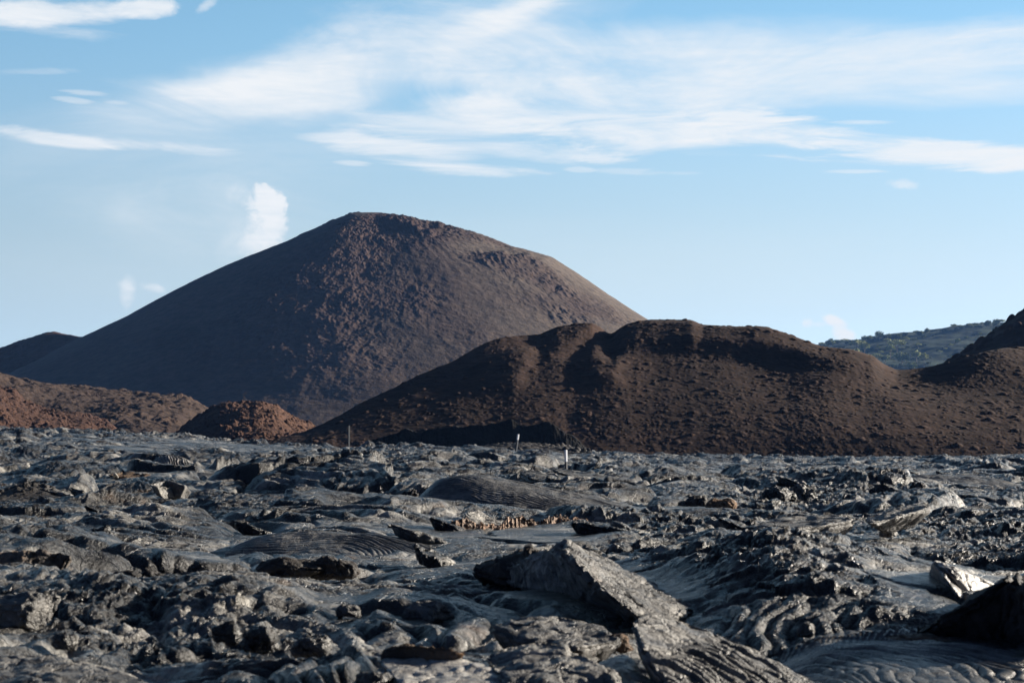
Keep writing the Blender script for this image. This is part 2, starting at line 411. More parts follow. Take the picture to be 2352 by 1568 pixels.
# --- the big cone
def cone():
    D = 1100.0
    L = [(870, 486), (820, 487), (800, 491), (740, 517), (660, 555), (520, 614), (400, 674), (300, 733), (190, 786), (100, 836), (0, 888), (-150, 950), (-330, 1030)]
    Rr = [(870, 486), (900, 489), (960, 505), (1000, 511), (1040, 521), (1110, 543), (1180, 568), (1230, 581), (1270, 592), (1320, 624), (1400, 680), (1450, 713), (1500, 744), (1560, 776), (1650, 835), (1780, 915), (1950, 1030)]
    x0 = D * (870 - CX) / FPX
    rl = np.array([abs(p[0] - 870) / FPX * D for p in L]); zl = np.array([CAMZ + (HOR - p[1]) / FPX * D for p in L])
    rr = np.array([abs(p[0] - 870) / FPX * D for p in Rr]); zr = np.array([CAMZ + (HOR - p[1]) / FPX * D for p in Rr])
    # front profile: talus slope with a short steep rocky crest
    rf = np.array([0, 8, 25, 60, 110, 170, 230, 280, 330.]); zf = np.array([126.5, 125.5, 120, 104, 78, 47, 18, -4, -8])
    nr, na = 620, 1500
    r = (np.linspace(0, 1, nr) ** .85 * 330)[:, None]
    a = np.concatenate([np.linspace(-180, 0, 1150, endpoint=False), np.linspace(0, 180, na - 1150)])[None, :]
    A = np.radians(a)                       # 0 = +x (right), -90 = toward the camera
    wl = np.clip(-np.cos(A), 0, 1) ** 1.6; wr = np.clip(np.cos(A), 0, 1) ** 1.6; wf = np.clip(np.abs(np.sin(A)), 0, 1) ** 1.6
    sm = wl + wr + wf
    Z = (np.interp(r, rl, zl) * wl + np.interp(r, rr, zr) * wr + np.interp(r, rf, zf) * wf) / sm
    X = x0 + r * np.cos(A); Y = D + r * np.sin(A)
    def ext(X, Y, mask=False):
        r_ = np.hypot(X - x0, Y - D); an = np.degrees(np.arctan2(Y - D, X - x0))
        k = perlin(X * .02, Y * .02, 301) * 12
        rib = 7.0 * np.exp(-((an + k * .8 + 108) / 15) ** 2) * sstep(8, 60, r_) * (1 - sstep(150, 260, r_))
        rib = rib * .55 + 1.0 * np.exp(-((an + k + 62) / 12) ** 2) * sstep(6, 30, r_) * (1 - sstep(60, 120, r_))
        rock = np.exp(-((an + 104 + k) / 20) ** 2) * sstep(10, 30, r_) * (1 - sstep(150, 250, r_))
        rock = np.maximum(rock, (1 - sstep(40, 105, r_ + k * 1.5)) * sstep(-125, -95, an) * 1.0)
        rock = np.maximum(rock, .8 * np.exp(-((an + 40 + k * .6) / 12) ** 2) * sstep(70, 95, r_) * (1 - sstep(130, 175, r_)))
        rock = np.clip(rock + .5 * perlin(X * .05, Y * .05, 305) * rock, 0, 1.2)
        if mask: return np.clip(rock * 1.1 + .35 * perlin(X * .012 + 3, Y * .012, 306) - sstep(-75, -30, an) * .35 + .15, 0, 1)
        n = ridged(X * .10 - Y * .03, Y * .06 + X * .03, 5, 310, .6) - 1.0
        h, _, idn, _, _ = worley(X * .45, Y * .36, 312)
        bl = rnd(idn, 2) ** 2 * np.clip(1 - h * h * 1.8, 0, 1)
        h2, _, id2, _, _ = worley(X * .9, Y * .75, 314)
        bl2 = rnd(id2, 2) ** 2 * np.clip(1 - h2 * h2 * 1.8, 0, 1)
        crag = sstep(-100, -70, an) * (1 - sstep(-25, 5, an)) * sstep(.0, .35, perlin(X * .03 + 5, Y * .03, 341) + .15)
        sm_ = fbm(X * .045, Y * .045, 4, 320) * .8 + fbm(X * .3, Y * .3, 3, 322) * .14
        rill = perlin(an * .55 + .6 * perlin(X * .05, Y * .05, 333), r_ * .012, 330) * 1.0 * sstep(15, 80, r_)
        return rib + rock * (n * (.55 + 1.5 * crag) + bl * .5 + bl2 * .42) * (.45 + .55 * sstep(5, 40, r_)) + sm_ * (.45 + .6 * rock) + rill * .10 + bl2 * .08
    RK = par_rows(lambda a_, b_: ext(a_, b_, True), X, Y)
    Z = Z + par_rows(ext, X, Y)
    oc = grid_obj('cinder_cone', X, Y, Z, CONEROCK, origin=(x0, D, 0))
    oc.data.attributes.new('outcrop', 'FLOAT', 'POINT').data.foreach_set('value', RK.reshape(-1).astype(F32))
    tag(oc, 'huge dark cinder cone rising behind the brown hills', 'volcano', kind='structure')
cone()

# --- near brown hill on the right, the cast shadow on it built as a black bank, the lit foot
SIL_SHADOW = [(800, 1040), (830, 1026), (870, 1004), (925, 988), (935, 984), (955, 993), (985, 984), (1040, 979), (1090, 975), (1120, 978), (1150, 970), (1172, 965), (1190, 978), (1212, 980), (1240, 972), (1262, 965), (1274, 972), (1286, 984), (1312, 1000), (1335, 1018), (1365, 1044)]  # upper outline of the cast shadow
SIL_NEAR = [(560, 1032), (620, 1012), (700, 990), (760, 965), (830, 925), (900, 893), (960, 862), (1040, 830), (1090, 800), (1120, 785), (1150, 776), (1180, 772), (1240, 768), (1260, 758), (1285, 749), (1330, 743), (1362, 741), (1378, 750), (1392, 762), (1406, 768), (1416, 758), (1435, 746), (1460, 741), (1495, 736), (1560, 738), (1590, 739), (1612, 750), (1680, 755), (1740, 755), (1765, 758), (1800, 770), (1840, 788), (1880, 807), (1900, 813), (1960, 815), (2005, 824), (2030, 842), (2060, 853), (2100, 851), (2140, 845), (2200, 832), (2250, 822), (2300, 812), (2352, 804), (2500, 780), (2700, 770)]
YF = 234.0
def near_hill():
    zfoot = -2.2
    yr = [(p[0], YF + 8 + (z_of(p[1], 270) - zfoot) / math.tan(R(22.5))) for p in SIL_NEAR]
    def ext(X, Y, T, PX):
        z = np.zeros(X.shape)
        # gentle apron, lower right
        a = np.exp(-((PX - 1980) / 330) ** 2)
        z += a * 1.1 * sstep(0, 10, Y - YF) * (1 - sstep(14, 34, Y - YF))
        # spurs whose right sides catch the sun, and the gully below the notch
        def spur(px0, slope, w, h, t0, t1):
            c = px0 + slope * (1 - T) + 16 * perlin(X * .09, Y * .09, 430) + 7 * perlin(X * .3, Y * .3, 431)
            d = (PX - c) / w
            return h * np.where(d < 0, np.exp(-(d * .5) ** 2), np.exp(-(d * 1.6) ** 2)) * sstep(t0, t0 + .12, T) * (1 - sstep(t1 - .1, t1, T))
        z += spur(1232, -120, 46, .5, .45, .9)
        z += spur(1428, -40, 40, .55, .45, .76)
        z -= .8 * np.exp(-((PX - 1400 + 300 * (1 - T)) / 30) ** 2) * sstep(.62, .9, T) * (1 - sstep(.97, 1.05, T))
        z += 1.4 * np.exp(-((PX - 1700) / 230) ** 2) * sstep(.68, .82, T) * (1 - sstep(.9, 1.05, T))
        z += 1.2 * np.exp(-((PX - 1930) / 110) ** 2) * sstep(.4, .75, T) * (1 - sstep(.9, 1.1, T))
        z += 1.2 * np.exp(-((PX - 2280) / 120) ** 2) * sstep(.6, .85, T) * (1 - sstep(.92, 1.1, T))
        return z * np.where(T > 1.02, 0, 1)
    def rough(x, y):
        base = rocky(.06, .08, .03, 1.1, 401, .7)(x, y)
        base += rocky(.0, .2, .04, 2.6, 411, .8)(x, y)
        for sc, am, sd_ in ((.9, .24, 433), (2.2, .12, 435)):
            h, _, idn, _, _ = worley(x * sc, y * sc, sd_)
            base += rnd(idn, 4) ** 14 * am * np.clip(1 - h * h * 3.5, 0, 1)
        return base + (ridged(x * .35, y * .35, 4, 420) - 1.0) * .04 + fbm(x * 1.2, y * 1.2, 3, 437) * .018
    o = mound('brown_hill', SIL_NEAR, YF, yr, NEARC, nc=1150, nf=420, nb=60, zf=zfoot, extra=ext, rough=rough, sw=3.0,
              ease=lambda t: .85 * t + .15 * np.sin(t * np.pi / 2))
    tag(o, 'dark brown cinder hill with a notched crest just behind the lava', 'hill', kind='structure')
near_hill()
o = mound('shadow_bank', SIL_SHADOW, 229.5, 233.0, DARKROCK, nc=520, nf=90, nb=20, zf=-2.5, sw=2, back=1.2, rough=lambda x, y: fbm(x * .5, y * .5, 5, 441, .6) * .28, ease=lambda t: t)  # added mound in the shape of the shadow lying on the hill
o.data.materials[0] = SHADOWBLACK
tag(o, 'black bank standing in for the cast shadow at the foot of the near brown hill', 'bank')

o = mound('brown_hill', [(2040, 905), (2100, 872), (2150, 846), (2200, 818), (2225, 805), (2250, 786), (2300, 752), (2352, 719), (2450, 655), (2600, 600)], 330, [(2040, 350), (2352, 420), (2600, 470)], NEARC,
          nc=420, nf=200, nb=30, zf=2.0, rough=rocky(.5, .12, .8, .6, 451, .7), sw=3)
tag(o, 'steep dark brown slope at the right edge behind the near hill', 'hill', kind='structure')

o = mound('low_ridge', [(-500, 850), (-200, 858), (0, 868), (25, 878), (60, 886), (150, 892), (250, 899), (340, 907), (395, 922), (430, 927), (465, 941), (520, 962), (600, 985), (720, 1010)], 395, 520, TANC,
          nc=620, nf=260, nb=30, zf=-3.0, sw=3, rough=lambda x, y: rocky(1.5, .045, .8, .35, 461, .6)(x, y) + rocky(.3, .3, .4, .8, 465)(x, y))
tag(o, 'low tan rolling ridge at the foot of the cone', 'ridge', kind='structure')
o = mound('red_mound', [(-400, 820), (-150, 850), (0, 893), (28, 904), (60, 926), (100, 942), (130, 952), (175, 950), (205, 955), (235, 963), (262, 981), (285, 1000), (310, 1025)], 300, 352, REDC,
          nc=520, nf=240, nb=40, zf=-3.0, sw=3, rough=lambda x, y: rocky(.6, .12, .55, .7, 471)(x, y) + rocky(.12, .5, .32, 1.7, 475)(x, y))
tag(o, 'reddish rubbly mound at the left edge', 'mound', kind='structure')
o = mound('red_mound', [(370, 1025), (392, 1005), (420, 985), (455, 957), (480, 943), (500, 933), (535, 925), (560, 927), (600, 925), (640, 937), (665, 953), (690, 965), (715, 978), (745, 1000), (765, 1025)], 292, 335, REDC,
          nc=480, nf=240, nb=40, zf=-3.0, sw=3, rough=lambda x, y: rocky(.4, .14, .5, .75, 481)(x, y) + rocky(.12, .5, .32, 1.8, 485)(x, y))
tag(o, 'small rounded reddish rubble mound left of the near hill', 'mound', kind='structure')
o = mound('far_hill', [(-500, 900), (-250, 860), (-100, 830), (0, 806), (60, 781), (100, 770), (130, 772), (160, 778), (200, 777), (260, 790), (330, 850), (420, 930)], 960, 1140, REDC,
          nc=420, nf=200, nb=30, zf=-4.0, sw=3, rough=rocky(2.0, .03, 2.2, .2, 491))
tag(o, 'dark hump at the left foot of the cone', 'hill', kind='structure')

# --- far scrub hill on the right with its trees
SIL_G = [(1700, 850), (1800, 815), (1880, 797), (1920, 787), (1960, 786), (2010, 779), (2060, 772), (2110, 768), (2160, 762), (2200, 755), (2250, 748), (2300, 745), (2400, 742), (2600, 760)]
GY0, GY1 = 1850.0, 2500.0
go = mound('scrub_hill', SIL_G, GY0, GY1, GREENH, nc=420, nf=200, nb=30, zf=8.0, sw=8, rough=lambda x, y: fbm(x * .012, y * .012, 4, 501) * 3.5)
tag(go, 'far green scrubby hill at the right', 'hill', kind='structure')

# ------------------------------------------------------------------ trees
def leaf_mat(name, c):
    m, nt, b = new_mat(name)
    geo = nt.nodes.new('ShaderNodeNewGeometry'); n = noise(nt, geo.outputs['Position'], .9, 3)
    lo = tuple(v * .6 for v in c); hi = tuple(v * 1.45 for v in c)
    nt.links.new(ramp(nt, n.outputs[0], [(.3, lo), (.7, hi)]).outputs[0], b.inputs['Base Color'])
    b.inputs['Roughness'].default_value = .8; b.inputs['Specular IOR Level'].default_value = .2
    return m
LEAF = [leaf_mat('leaf olive', (.17, .20, .07)), leaf_mat('leaf pale', (.32, .34, .15)), leaf_mat('leaf dark', (.055, .085, .033))]
BARK = plain('pale bark', (.22, .19, .16), .9)

def tube(bm, pts, rad, n=6):
    rings = []
    for k, (p, r) in enumerate(zip(pts, rad)):
        d = (pts[min(k + 1, len(pts) - 1)] - pts[max(k - 1, 0)]).normalized()
        q = d.to_track_quat('Z', 'Y')
        rings.append([bm.verts.new(p + q @ Vector((r * math.cos(i * 6.2832 / n), r * math.sin(i * 6.2832 / n), 0))) for i in range(n)])
    for a, b in zip(rings, rings[1:]):
        for i in range(n): bm.faces.new((a[i], a[(i + 1) % n], b[(i + 1) % n], b[i]))
    bm.faces.new(rings[0][::-1]); bm.faces.new(rings[-1])

def tree_proto(seed, H, W, trunk_h, flat, nleaf, lm):
    rg = random.Random(seed)
    tb = bmesh.new(); cb = bmesh.new()
    top = Vector((rg.uniform(-.3, .3), rg.uniform(-.3, .3), trunk_h))
    tube(tb, [Vector((0, 0, -.8)), Vector((top.x * .3, top.y * .6, trunk_h * .5)), top], [.22, .16, .12])
    clumps = []
    for k in range(7):
        a = k * 6.283 / 7 + rg.uniform(-.4, .4); rr = W * .5 * rg.uniform(.45, .85)
        e = Vector((rr * math.cos(a), rr * math.sin(a), trunk_h + (H - trunk_h) * rg.uniform(.35, .8)))
        tube(tb, [top * .9, (top + e) * .5 + Vector((0, 0, .2)), e], [.10, .07, .03], 5)
        clumps.append((e, W * rg.uniform(.2, .32)))
    clumps.append((Vector((top.x, top.y, H - .6)), W * .26))
    for k in range(nleaf):
        c, r = clumps[k % len(clumps)]
        while True:
            d = Vector((rg.uniform(-1, 1), rg.uniform(-1, 1), rg.uniform(-1, 1)))
            if d.length < 1: break
        p = c + Vector((d.x * r, d.y * r, d.z * r * flat))
        s = rg.uniform(.25, .55)
        u = Vector((rg.uniform(-1, 1), rg.uniform(-1, 1), rg.uniform(-.6, .6))).normalized()
        w = u.cross(Vector((rg.uniform(-1, 1), rg.uniform(-1, 1), rg.uniform(-1, 1)))).normalized()
        cb.faces.new([cb.verts.new(p + u * s), cb.verts.new(p + w * s * .7), cb.verts.new(p - u * s), cb.verts.new(p - w * s * .7)])
    tm = bpy.data.meshes.new('trunk'); tb.to_mesh(tm); tb.free(); tm.materials.append(BARK)
    cm = bpy.data.meshes.new('crown'); cb.to_mesh(cm); cb.free(); cm.materials.append(LEAF[lm])
    return tm, cm

PROT = {'tall': tree_proto(1, 8.5, 5.5, 4.6, .7, 520, 1), 'round': tree_proto(2, 6.5, 7, 2.2, .8, 620, 0),
        'wide': tree_proto(3, 7.5, 9, 3.6, .45, 620, 1), 'bush': tree_proto(4, 3.6, 6.5, .9, .6, 420, 2)}

deps = bpy.context.evaluated_depsgraph_get
def hit_on(obj, px, py):
    o_, d_ = Vector((0, 0, CAMZ)), ray(px, py).normalized()
    ok, loc, nrm, idx = obj.ray_cast(o_ - obj.location, d_)
    return (loc + obj.location) if ok else None

def place_tree(kind, name, loc, s, rz, label, cat, group):
    r = bpy.data.objects.new(name, None); C.objects.link(r); r.location = loc; r.rotation_euler = (0, 0, rz); r.scale = (s,) * 3
    r.empty_display_size = .5
    tm, cm = PROT[kind]
    a = bpy.data.objects.new('trunk', tm); C.objects.link(a); a.parent = r
    b = bpy.data.objects.new('crown', cm); C.objects.link(b); b.parent = r
    tag(r, label, cat, group)

bpy.context.view_layer.update()
# (kind, base px, base py, scale, label)
TREES = [
 ('tall', 2106, 838, 1.0, 'pale thin tree low on the far hill, left of a matching pair'),
 ('tall', 2123, 842, .95, 'pale thin tree low on the far hill, nearest the right brown slope'),
 ('wide', 2060, 812, 1.15, 'broad pale green tree standing alone mid slope on the far hill'),
 ('tall', 2045, 826, 1.1, 'slender tree just below left of the broad mid slope tree'),
 ('round', 2072, 842, 1.2, 'round light green tree low on the far hill below the broad tree'),
 ('wide', 1968, 810, 1.1, 'spreading pale tree on the far hill below the crest bump'),
 ('tall', 1985, 822, 1.15, 'tall pale tree with bare trunk beside the spreading tree'),
 ('round', 1965, 834, 1.25, 'bright green bushy tree near the brown hill skyline'),
 ('round', 1990, 842, 1.1, 'bushy tree low on the far hill just above the saddle'),
 ('wide', 2012, 838, .9, 'low wide tree between the saddle and the round tree'),
 ('round', 2000, 858, .9, 'small tree at the bottom of the far hill by the saddle'),
 ('round', 2033, 836, .8, 'small yellowish tree in the dip of the far hill'),
 ('wide', 2080, 788, .8, 'single flat topped tree high on the shaded slope'),
 ('wide', 1940, 795, .9, 'pale tree on the left shoulder of the far hill'),
 ('round', 1908, 801, .95, 'green bush tree at the left end of the far hill'),
 ('bush', 1890, 800, 1.0, 'dark bush where the far hill meets the brown hill'),
 ('bush', 1926, 790, 1.0, 'dark bush on the far crest left of the cloud foot'),
 ('bush', 1950, 788, .9, 'dark low bush on the far crest beneath the small cloud'),
 ('round', 1986, 786, .9, 'dark tree on the far crest left of the crest bump'),
 ('round', 2020, 782, 1.25, 'tallest dark tree standing on the far crest'),
 ('bush', 2035, 779, 1.1, 'dark bush right beside the tallest crest tree'),
 ('bush', 2076, 773, 1.1, 'lone dark bush midway along the far crest'),
 ('bush', 2112, 770, 1.0, 'dark bush on the crest right of the midway bush'),
 ('round', 2130, 767, .8, 'small dark tree on the rising far crest'),
 ('bush', 2170, 763, 1.0, 'dark bush on the upper far crest'),
 ('bush', 2222, 755, .9, 'low bush near the top of the far crest'),
 ('round', 2290, 748, .9, 'dark tree on the highest point of the far crest'),
 ('bush', 2268, 750, 1.0, 'dark bush left of the highest crest tree'),
 ('bush', 2246, 754, .8, 'small bush second left of the highest crest tree'),
 ('round', 2285, 765, .8, 'pale bush just under the far crest beside the right slope'),
 ('round', 2095, 855, .9, 'small tree at the foot of the right brown slope'),
 ('bush', 2050, 850, .9, 'dark low bush above the saddle between the hills'),
]
for k, (kind, px, py, s, lab) in enumerate(TREES):
    h = hit_on(go, px, py)
    for dy in range(1, 14):
        if h is None: h = hit_on(go, px, py + dy)
    if h is None: continue
    place_tree(kind, 'bush' if kind == 'bush' else 'tree', h - Vector((0, 0, .2)), s * (1.75 if py > 800 else 1.25), k * 1.7, lab, 'bush' if kind == 'bush' else 'tree', 'trees on the far hill')

rb = random.Random(77)
for k in range(140):
    px_ = rb.uniform(1880, 2310)
    crest_ = rb.random() < .5
    py_ = float(interp(SIL_G, px_)) + (rb.uniform(0, 2.5) if crest_ else rb.uniform(4, 75))
    h = hit_on(go, px_, py_) or hit_on(go, px_, py_ + 3) or hit_on(go, px_, py_ + 6)
    if h is None: continue
    place_tree(rb.choice(['bush', 'bush', 'round', 'wide']), 'bush', h - Vector((0, 0, .8)), rb.uniform(.5, 1.0), rb.uniform(0, 6), 'one of many small green bushes covering the far scrubby hill', 'bush', 'small bushes covering the far hill')

# ------------------------------------------------------------------ lava slabs and boulders
def n3(v, s, seed):
    return Vector((float(perlin(np.array([v.x * s + v.z * .7 * s]), np.array([v.y * s - v.z * .6 * s]), seed)[0]), 0, 0)).x

def rock(name, verts, faces, mat, label, cat, edge=.05, amp=.03, rope=None, seed=1, group=None, smooth=True, maxit=7, chisel=.5):
    """a solid given by its corner points; its faces are cut fine and roughened"""
    bm = bmesh.new()
    vs = [bm.verts.new(v) for v in verts]
    for f in faces: bm.faces.new([vs[i] for i in f])
    bmesh.ops.recalc_face_normals(bm, faces=bm.faces)
    bmesh.ops.triangulate(bm, faces=bm.faces)
    bmesh.ops.bevel(bm, geom=list(bm.edges), offset=edge * 1.3, segments=2, affect='EDGES', clamp_overlap=True)
    bmesh.ops.triangulate(bm, faces=bm.faces)
    for _ in range(maxit):
        es = [e for e in bm.edges if e.calc_length() > edge]
        if not es or len(bm.verts) > 60000: break
        bmesh.ops.subdivide_edges(bm, edges=es, cuts=1, use_grid_fill=False)
        bmesh.ops.triangulate(bm, faces=[f for f in bm.faces if len(f.verts) > 3])
    bmesh.ops.remove_doubles(bm, verts=bm.verts, dist=edge * .02)
    bm.normal_update()
    co = np.array([v.co[:] for v in bm.verts]); no = np.array([v.normal[:] for v in bm.verts])
    k = 1.0 / max(edge * 6, .12)
    def tri(f, s, sd):
        return (f(co[:, 0] * s, co[:, 1] * s, seed=sd) * np.abs(no[:, 2]) + f(co[:, 1] * s, co[:, 2] * s, seed=sd + 1) * np.abs(no[:, 0]) + f(co[:, 0] * s, co[:, 2] * s, seed=sd + 2) * np.abs(no[:, 1])) / (np.abs(no).sum(1) + 1e-6)
    d = tri(lambda a, b, seed: fbm(a, b, 3, seed, .6), k * .45, seed) * amp * 2.4
    d += tri(lambda a, b, seed: (ridged(a, b, 4, seed) - 1.0), k, seed + 9) * amp * .9
    cr = np.abs(perlin(co[:, 0] * k * .35 + co[:, 2] * k * .2, co[:, 1] * k * .35, seed + 40)); d -= amp * 1.6 * (1 - sstep(0, .05, cr))
    side = 1 - sstep(.3, .7, np.abs(no[:, 2]))
    w = worley(co[:, 0] * k * .9 + co[:, 1] * k * .5, co[:, 2] * k * .5, seed + 3)
    d += side * (rnd(w[2], 2) - .5) * amp * 1.5 * chisel
    if rope is None and cat in ('lava slab', 'rock'): rope = (1.0 + .7 * (seed % 4), max(.06, edge * 2.6), amp * .9, .2)
    if rope:
        ang, lam, ra, bow = rope
        cen = co.mean(0); dx, dy = co[:, 0] - cen[0], co[:, 1] - cen[1]
        u = math.cos(ang) * dx + math.sin(ang) * dy; v = -math.sin(ang) * dx + math.cos(ang) * dy
        ph = (u + bow * v * v + .35 * lam * 3 * perlin(co[:, 0] * .6 / lam * .12, co[:, 1] * .6 / lam * .12, seed + 7) * 2 + lam * .6 * perlin(co[:, 0] / lam * .35, co[:, 1] / lam * .35, seed + 8)) / lam
        ph = ph + .55 * perlin(co[:, 0] * 2.6, co[:, 1] * 2.6, seed + 21) + .2 * perlin(co[:, 0] * 8, co[:, 1] * 8, seed + 22)
        d += (np.abs(np.sin(ph * np.pi)) ** .8 * (.35 + 1.0 * rnd(np.floor(ph).astype(np.int64), seed)) - .5) * ra * sstep(.25, .7, no[:, 2]) * sstep(-.35, .25, perlin(co[:, 0] * 1.3, co[:, 1] * 1.3, seed + 30))
    co = co + no * d[:, None]
    cen = co.mean(0); cen[2] = co[:, 2].min()
    lo, hi = co.min(0), co.max(0)
    HEROES.append(((lo[0] + hi[0]) / 2, (lo[1] + hi[1]) / 2 - .25, (hi[0] - lo[0]) / 2 + .12, (hi[1] - lo[1]) / 2 + .5))
    for v, c in zip(bm.verts, co - cen): v.co = c
    me = bpy.data.meshes.new(name); bm.to_mesh(me); bm.free()
    o = link(name, me, mat, None, smooth); o.location = cen
    tag(o, label, cat, group)
    return o

def slab(name, top, th, mat, label, cat='lava slab', inset=.34, edge=.045, amp=.02, rope=None, seed=1, group=None, sink=None):
    """top: outline of the upper face as (px, py, z); the slab is th thick and its foot draws in a little"""
    P = [at_d(*p) if p[2] > 3 else at_z(*p) for p in top]; n = len(P)
    c = sum(P, Vector()) / n
    B = [p + (c - p) * inset - Vector((0, 0, th)) for p in P]
    faces = [list(range(n)), list(range(2 * n - 1, n - 1, -1))] + [[i, n + i, n + (i + 1) % n, (i + 1) % n] for i in range(n)]
    return rock(name, P + B, faces, mat, label, cat, edge, amp, rope, seed, group)

# the ropy domes swelling out of the flow
def rope_fn(dx, dy, lam, amp, warp=.5, seed=600, fine=.006, bow=0.0, x0=0.0, y0=0.0):
    def f(x, y):
        xx, yy = x - x0, y - y0
        u = dx * xx + dy * yy + bow * (dy * xx - dx * yy) ** 2 + warp * lam * 4 * perlin(x * .09 / lam, y * .09 / lam, seed) + lam * .5 * perlin(x * .4 / lam, y * .4 / lam, seed + 1)
        u = u + lam * .35 * perlin(x * 1.6 / lam * .2, y * 1.6 / lam * .2, seed + 6)
        r = np.abs(np.sin(u / lam * np.pi)) ** .8 * (.5 + .8 * rnd(np.floor(u / lam).astype(np.int64), seed)) - .5
        m = .25 + .75 * sstep(-.3, .3, perlin(x * .12 / lam, y * .12 / lam, seed + 2))
        return r * amp * m + fbm(x * 6, y * 6, 3, seed + 3) * fine + fbm(x * 1.1, y * 1.1, 3, seed + 4) * fine * 4
    return f

def dome(sil, yf, yr, label, rough, nc=600, nf=220, nb=70, zf=-.25, mat=None, name='lava_dome', back=1.5):
    o = mound(name, sil, yf, yr, mat or DOME, nc=nc, nf=nf, nb=nb, zf=zf, rough=rough, sw=5, back=back, p=.9)
    x0, x1 = [yr * (sil[k][0] - CX) / FPX for k in (0, -1)]
    HEROES.append(((x0 + x1) / 2, (yf + yr) / 2 - 1.2, (x1 - x0) / 2 + .9, (yr - yf) / 2 + 3.0))
    tag(o, label, 'lava dome'); return o
DOME = basalt('ropy crust', (.060, .060, .060), (.095, .094, .092), (.16, .155, .146), rust=(.72, .8), rough=(.34, .52), coarse=16, fine=90, bump=.5)

dome([(925, 1180), (955, 1150), (985, 1119), (1008, 1098), (1060, 1090), (1110, 1091), (1180, 1103), (1240, 1115), (1300, 1127), (1370, 1141), (1420, 1155), (1470, 1166), (1510, 1178), (1545, 1190)],
     46.2, 48.6, 'largest smooth dome with fine wrinkles behind the peach bank', rope_fn(.42, .9, .10, .026, .7, 601, .004, -.05, -2.0, 46.5), nc=760, nf=300)
dome([(520, 1272), (560, 1248), (620, 1229), (700, 1221), (780, 1222), (850, 1227), (920, 1238), (980, 1250), (1030, 1265), (1060, 1284)],
     29.4, 31.6, 'dark wrinkled swell left of the big tilted slab', rope_fn(.7, .7, .14, .040, 1.3, 611, .005, .1, -2.6, 30.5), nc=640, nf=240)
dome([(335, 1090), (352, 1060), (372, 1043), (398, 1045), (418, 1052), (440, 1060), (456, 1070), (470, 1092)],
     92.5, 96, 'knobbly pale lobe with curled rope rings among the left slabs', rope_fn(.8, -.3, .17, .07, .5, 621, .012, .45, -15.8, 94), nc=300, nf=160, mat=SLAB)
dome([(120, 1052), (160, 1030), (200, 1020), (240, 1015), (280, 1021), (310, 1036), (345, 1052)],
     158, 168, 'long striped swell below the rubbly crest before the red mound', rope_fn(.4, .9, .30, .08, .5, 631, .02), nc=300, nf=160, zf=.4)
dome([(1900, 1115), (2010, 1100), (2120, 1091), (2220, 1092), (2300, 1103), (2352, 1118), (2420, 1130)],
     66, 71, 'broad low swell beyond the craggy knobs of the rubble ridge', rope_fn(.3, .95, .14, .035, .8, 641, .01), nc=560, nf=200, zf=-.2)
dome([(-120, 1150), (0, 1126), (60, 1112), (110, 1116), (140, 1132), (170, 1152)],
     55, 60, 'granular dark hump beyond the dark brown boulders', lambda x, y: rocky(.05, .8, .10, 5.5, 651)(x, y), nc=420, nf=200, zf=-.2, mat=DARKROCK)
dome([(1740, 1600), (1800, 1530), (1880, 1492), (2000, 1478), (2130, 1479), (2250, 1488), (2352, 1500), (2480, 1512)],
     13.6, 16.0, 'wide coil of thick ropy lava at the foot of the wedge block', rope_fn(1.0, .05, .10, .055, .45, 661, .004, .22, 3.2, 14.4), nc=820, nf=300, zf=-.12)
dome([(1080, 1030), (1150, 1019), (1260, 1021), (1320, 1030), (1360, 1043)],
     196, 206, 'rubbly black rise on the lava skyline in front of the painted shadow bank', lambda x, y: rocky(.18, .35, .35, 1.6, 671)(x, y), nc=360, nf=140, zf=.1, mat=DARKROCK)

# the main tilted slabs of the foreground
P = at_z
V = [P(1288, 1243, .62), P(1335, 1255, .50), P(1480, 1343, .22), P(1592, 1402, .05), P(1560, 1428, .0), P(1452, 1412, .10), P(1362, 1340, .36), P(1308, 1278, .58),
     P(1262, 1262, .50), P(1105, 1318, .02), P(1180, 1352, -.05), P(1330, 1388, -.05), P(1450, 1432, -.10), P(1640, 1420, -.15), at_d(1430, 1330, 23)]
rock('tilted_slab', V, [[0, 1, 2, 6, 7], [2, 3, 4, 5, 6], [0, 7, 8], [8, 7, 6, 11, 10, 9], [6, 5, 12, 11], [5, 4, 12], [4, 3, 13, 12], [3, 2, 1, 14, 13], [1, 0, 8, 9, 14], [9, 10, 11, 12, 13, 14]],
     SLAB, 'largest tilted slab with a sharp peak and a black shaded side', 'lava slab', edge=.035, amp=.022, seed=5)
rock('lava_block', [P(1075, 1312, .10), P(1150, 1284, .27), P(1215, 1262, .42), P(1262, 1272, .45), P(1300, 1320, .2), P(1200, 1352, -.05), P(1110, 1335, -.05), P(1240, 1268, -.05)],
     [[0, 1, 2, 3, 4, 5, 6], [0, 1, 2, 3, 4, 7], [0, 6, 5, 4, 7]], DARKROCK, 'black block leaning on the left foot of the largest tilted slab', 'block', edge=.04, amp=.025, seed=6)
slab('ropy_slab', [(1446, 1422, 14.5), (1474, 1407, 14.9), (1560, 1424, 15.0), (1650, 1453, 14.9), (1770, 1506, 14.7), (1900, 1582, 14.5), (1890, 1700, 13.2), (1600, 1720, 12.8), (1545, 1610, 13.2), (1472, 1495, 13.8)],
     .42, SLAB, 'ropy pale slab sloping away in front of the largest tilted slab', edge=.024, amp=.010, rope=(1.1, .12, .050, .35), seed=7)
V = [P(2088, 1470, -.02), P(2210, 1392, .30), P(2324, 1321, .56), P(2352, 1346, .50), P(2420, 1410, .36), P(2520, 1490, .05), P(2520, 1560, -.2), P(2300, 1512, -.15), P(2150, 1490, -.1), P(2450, 1350, .0), P(2330, 1345, -.1)]
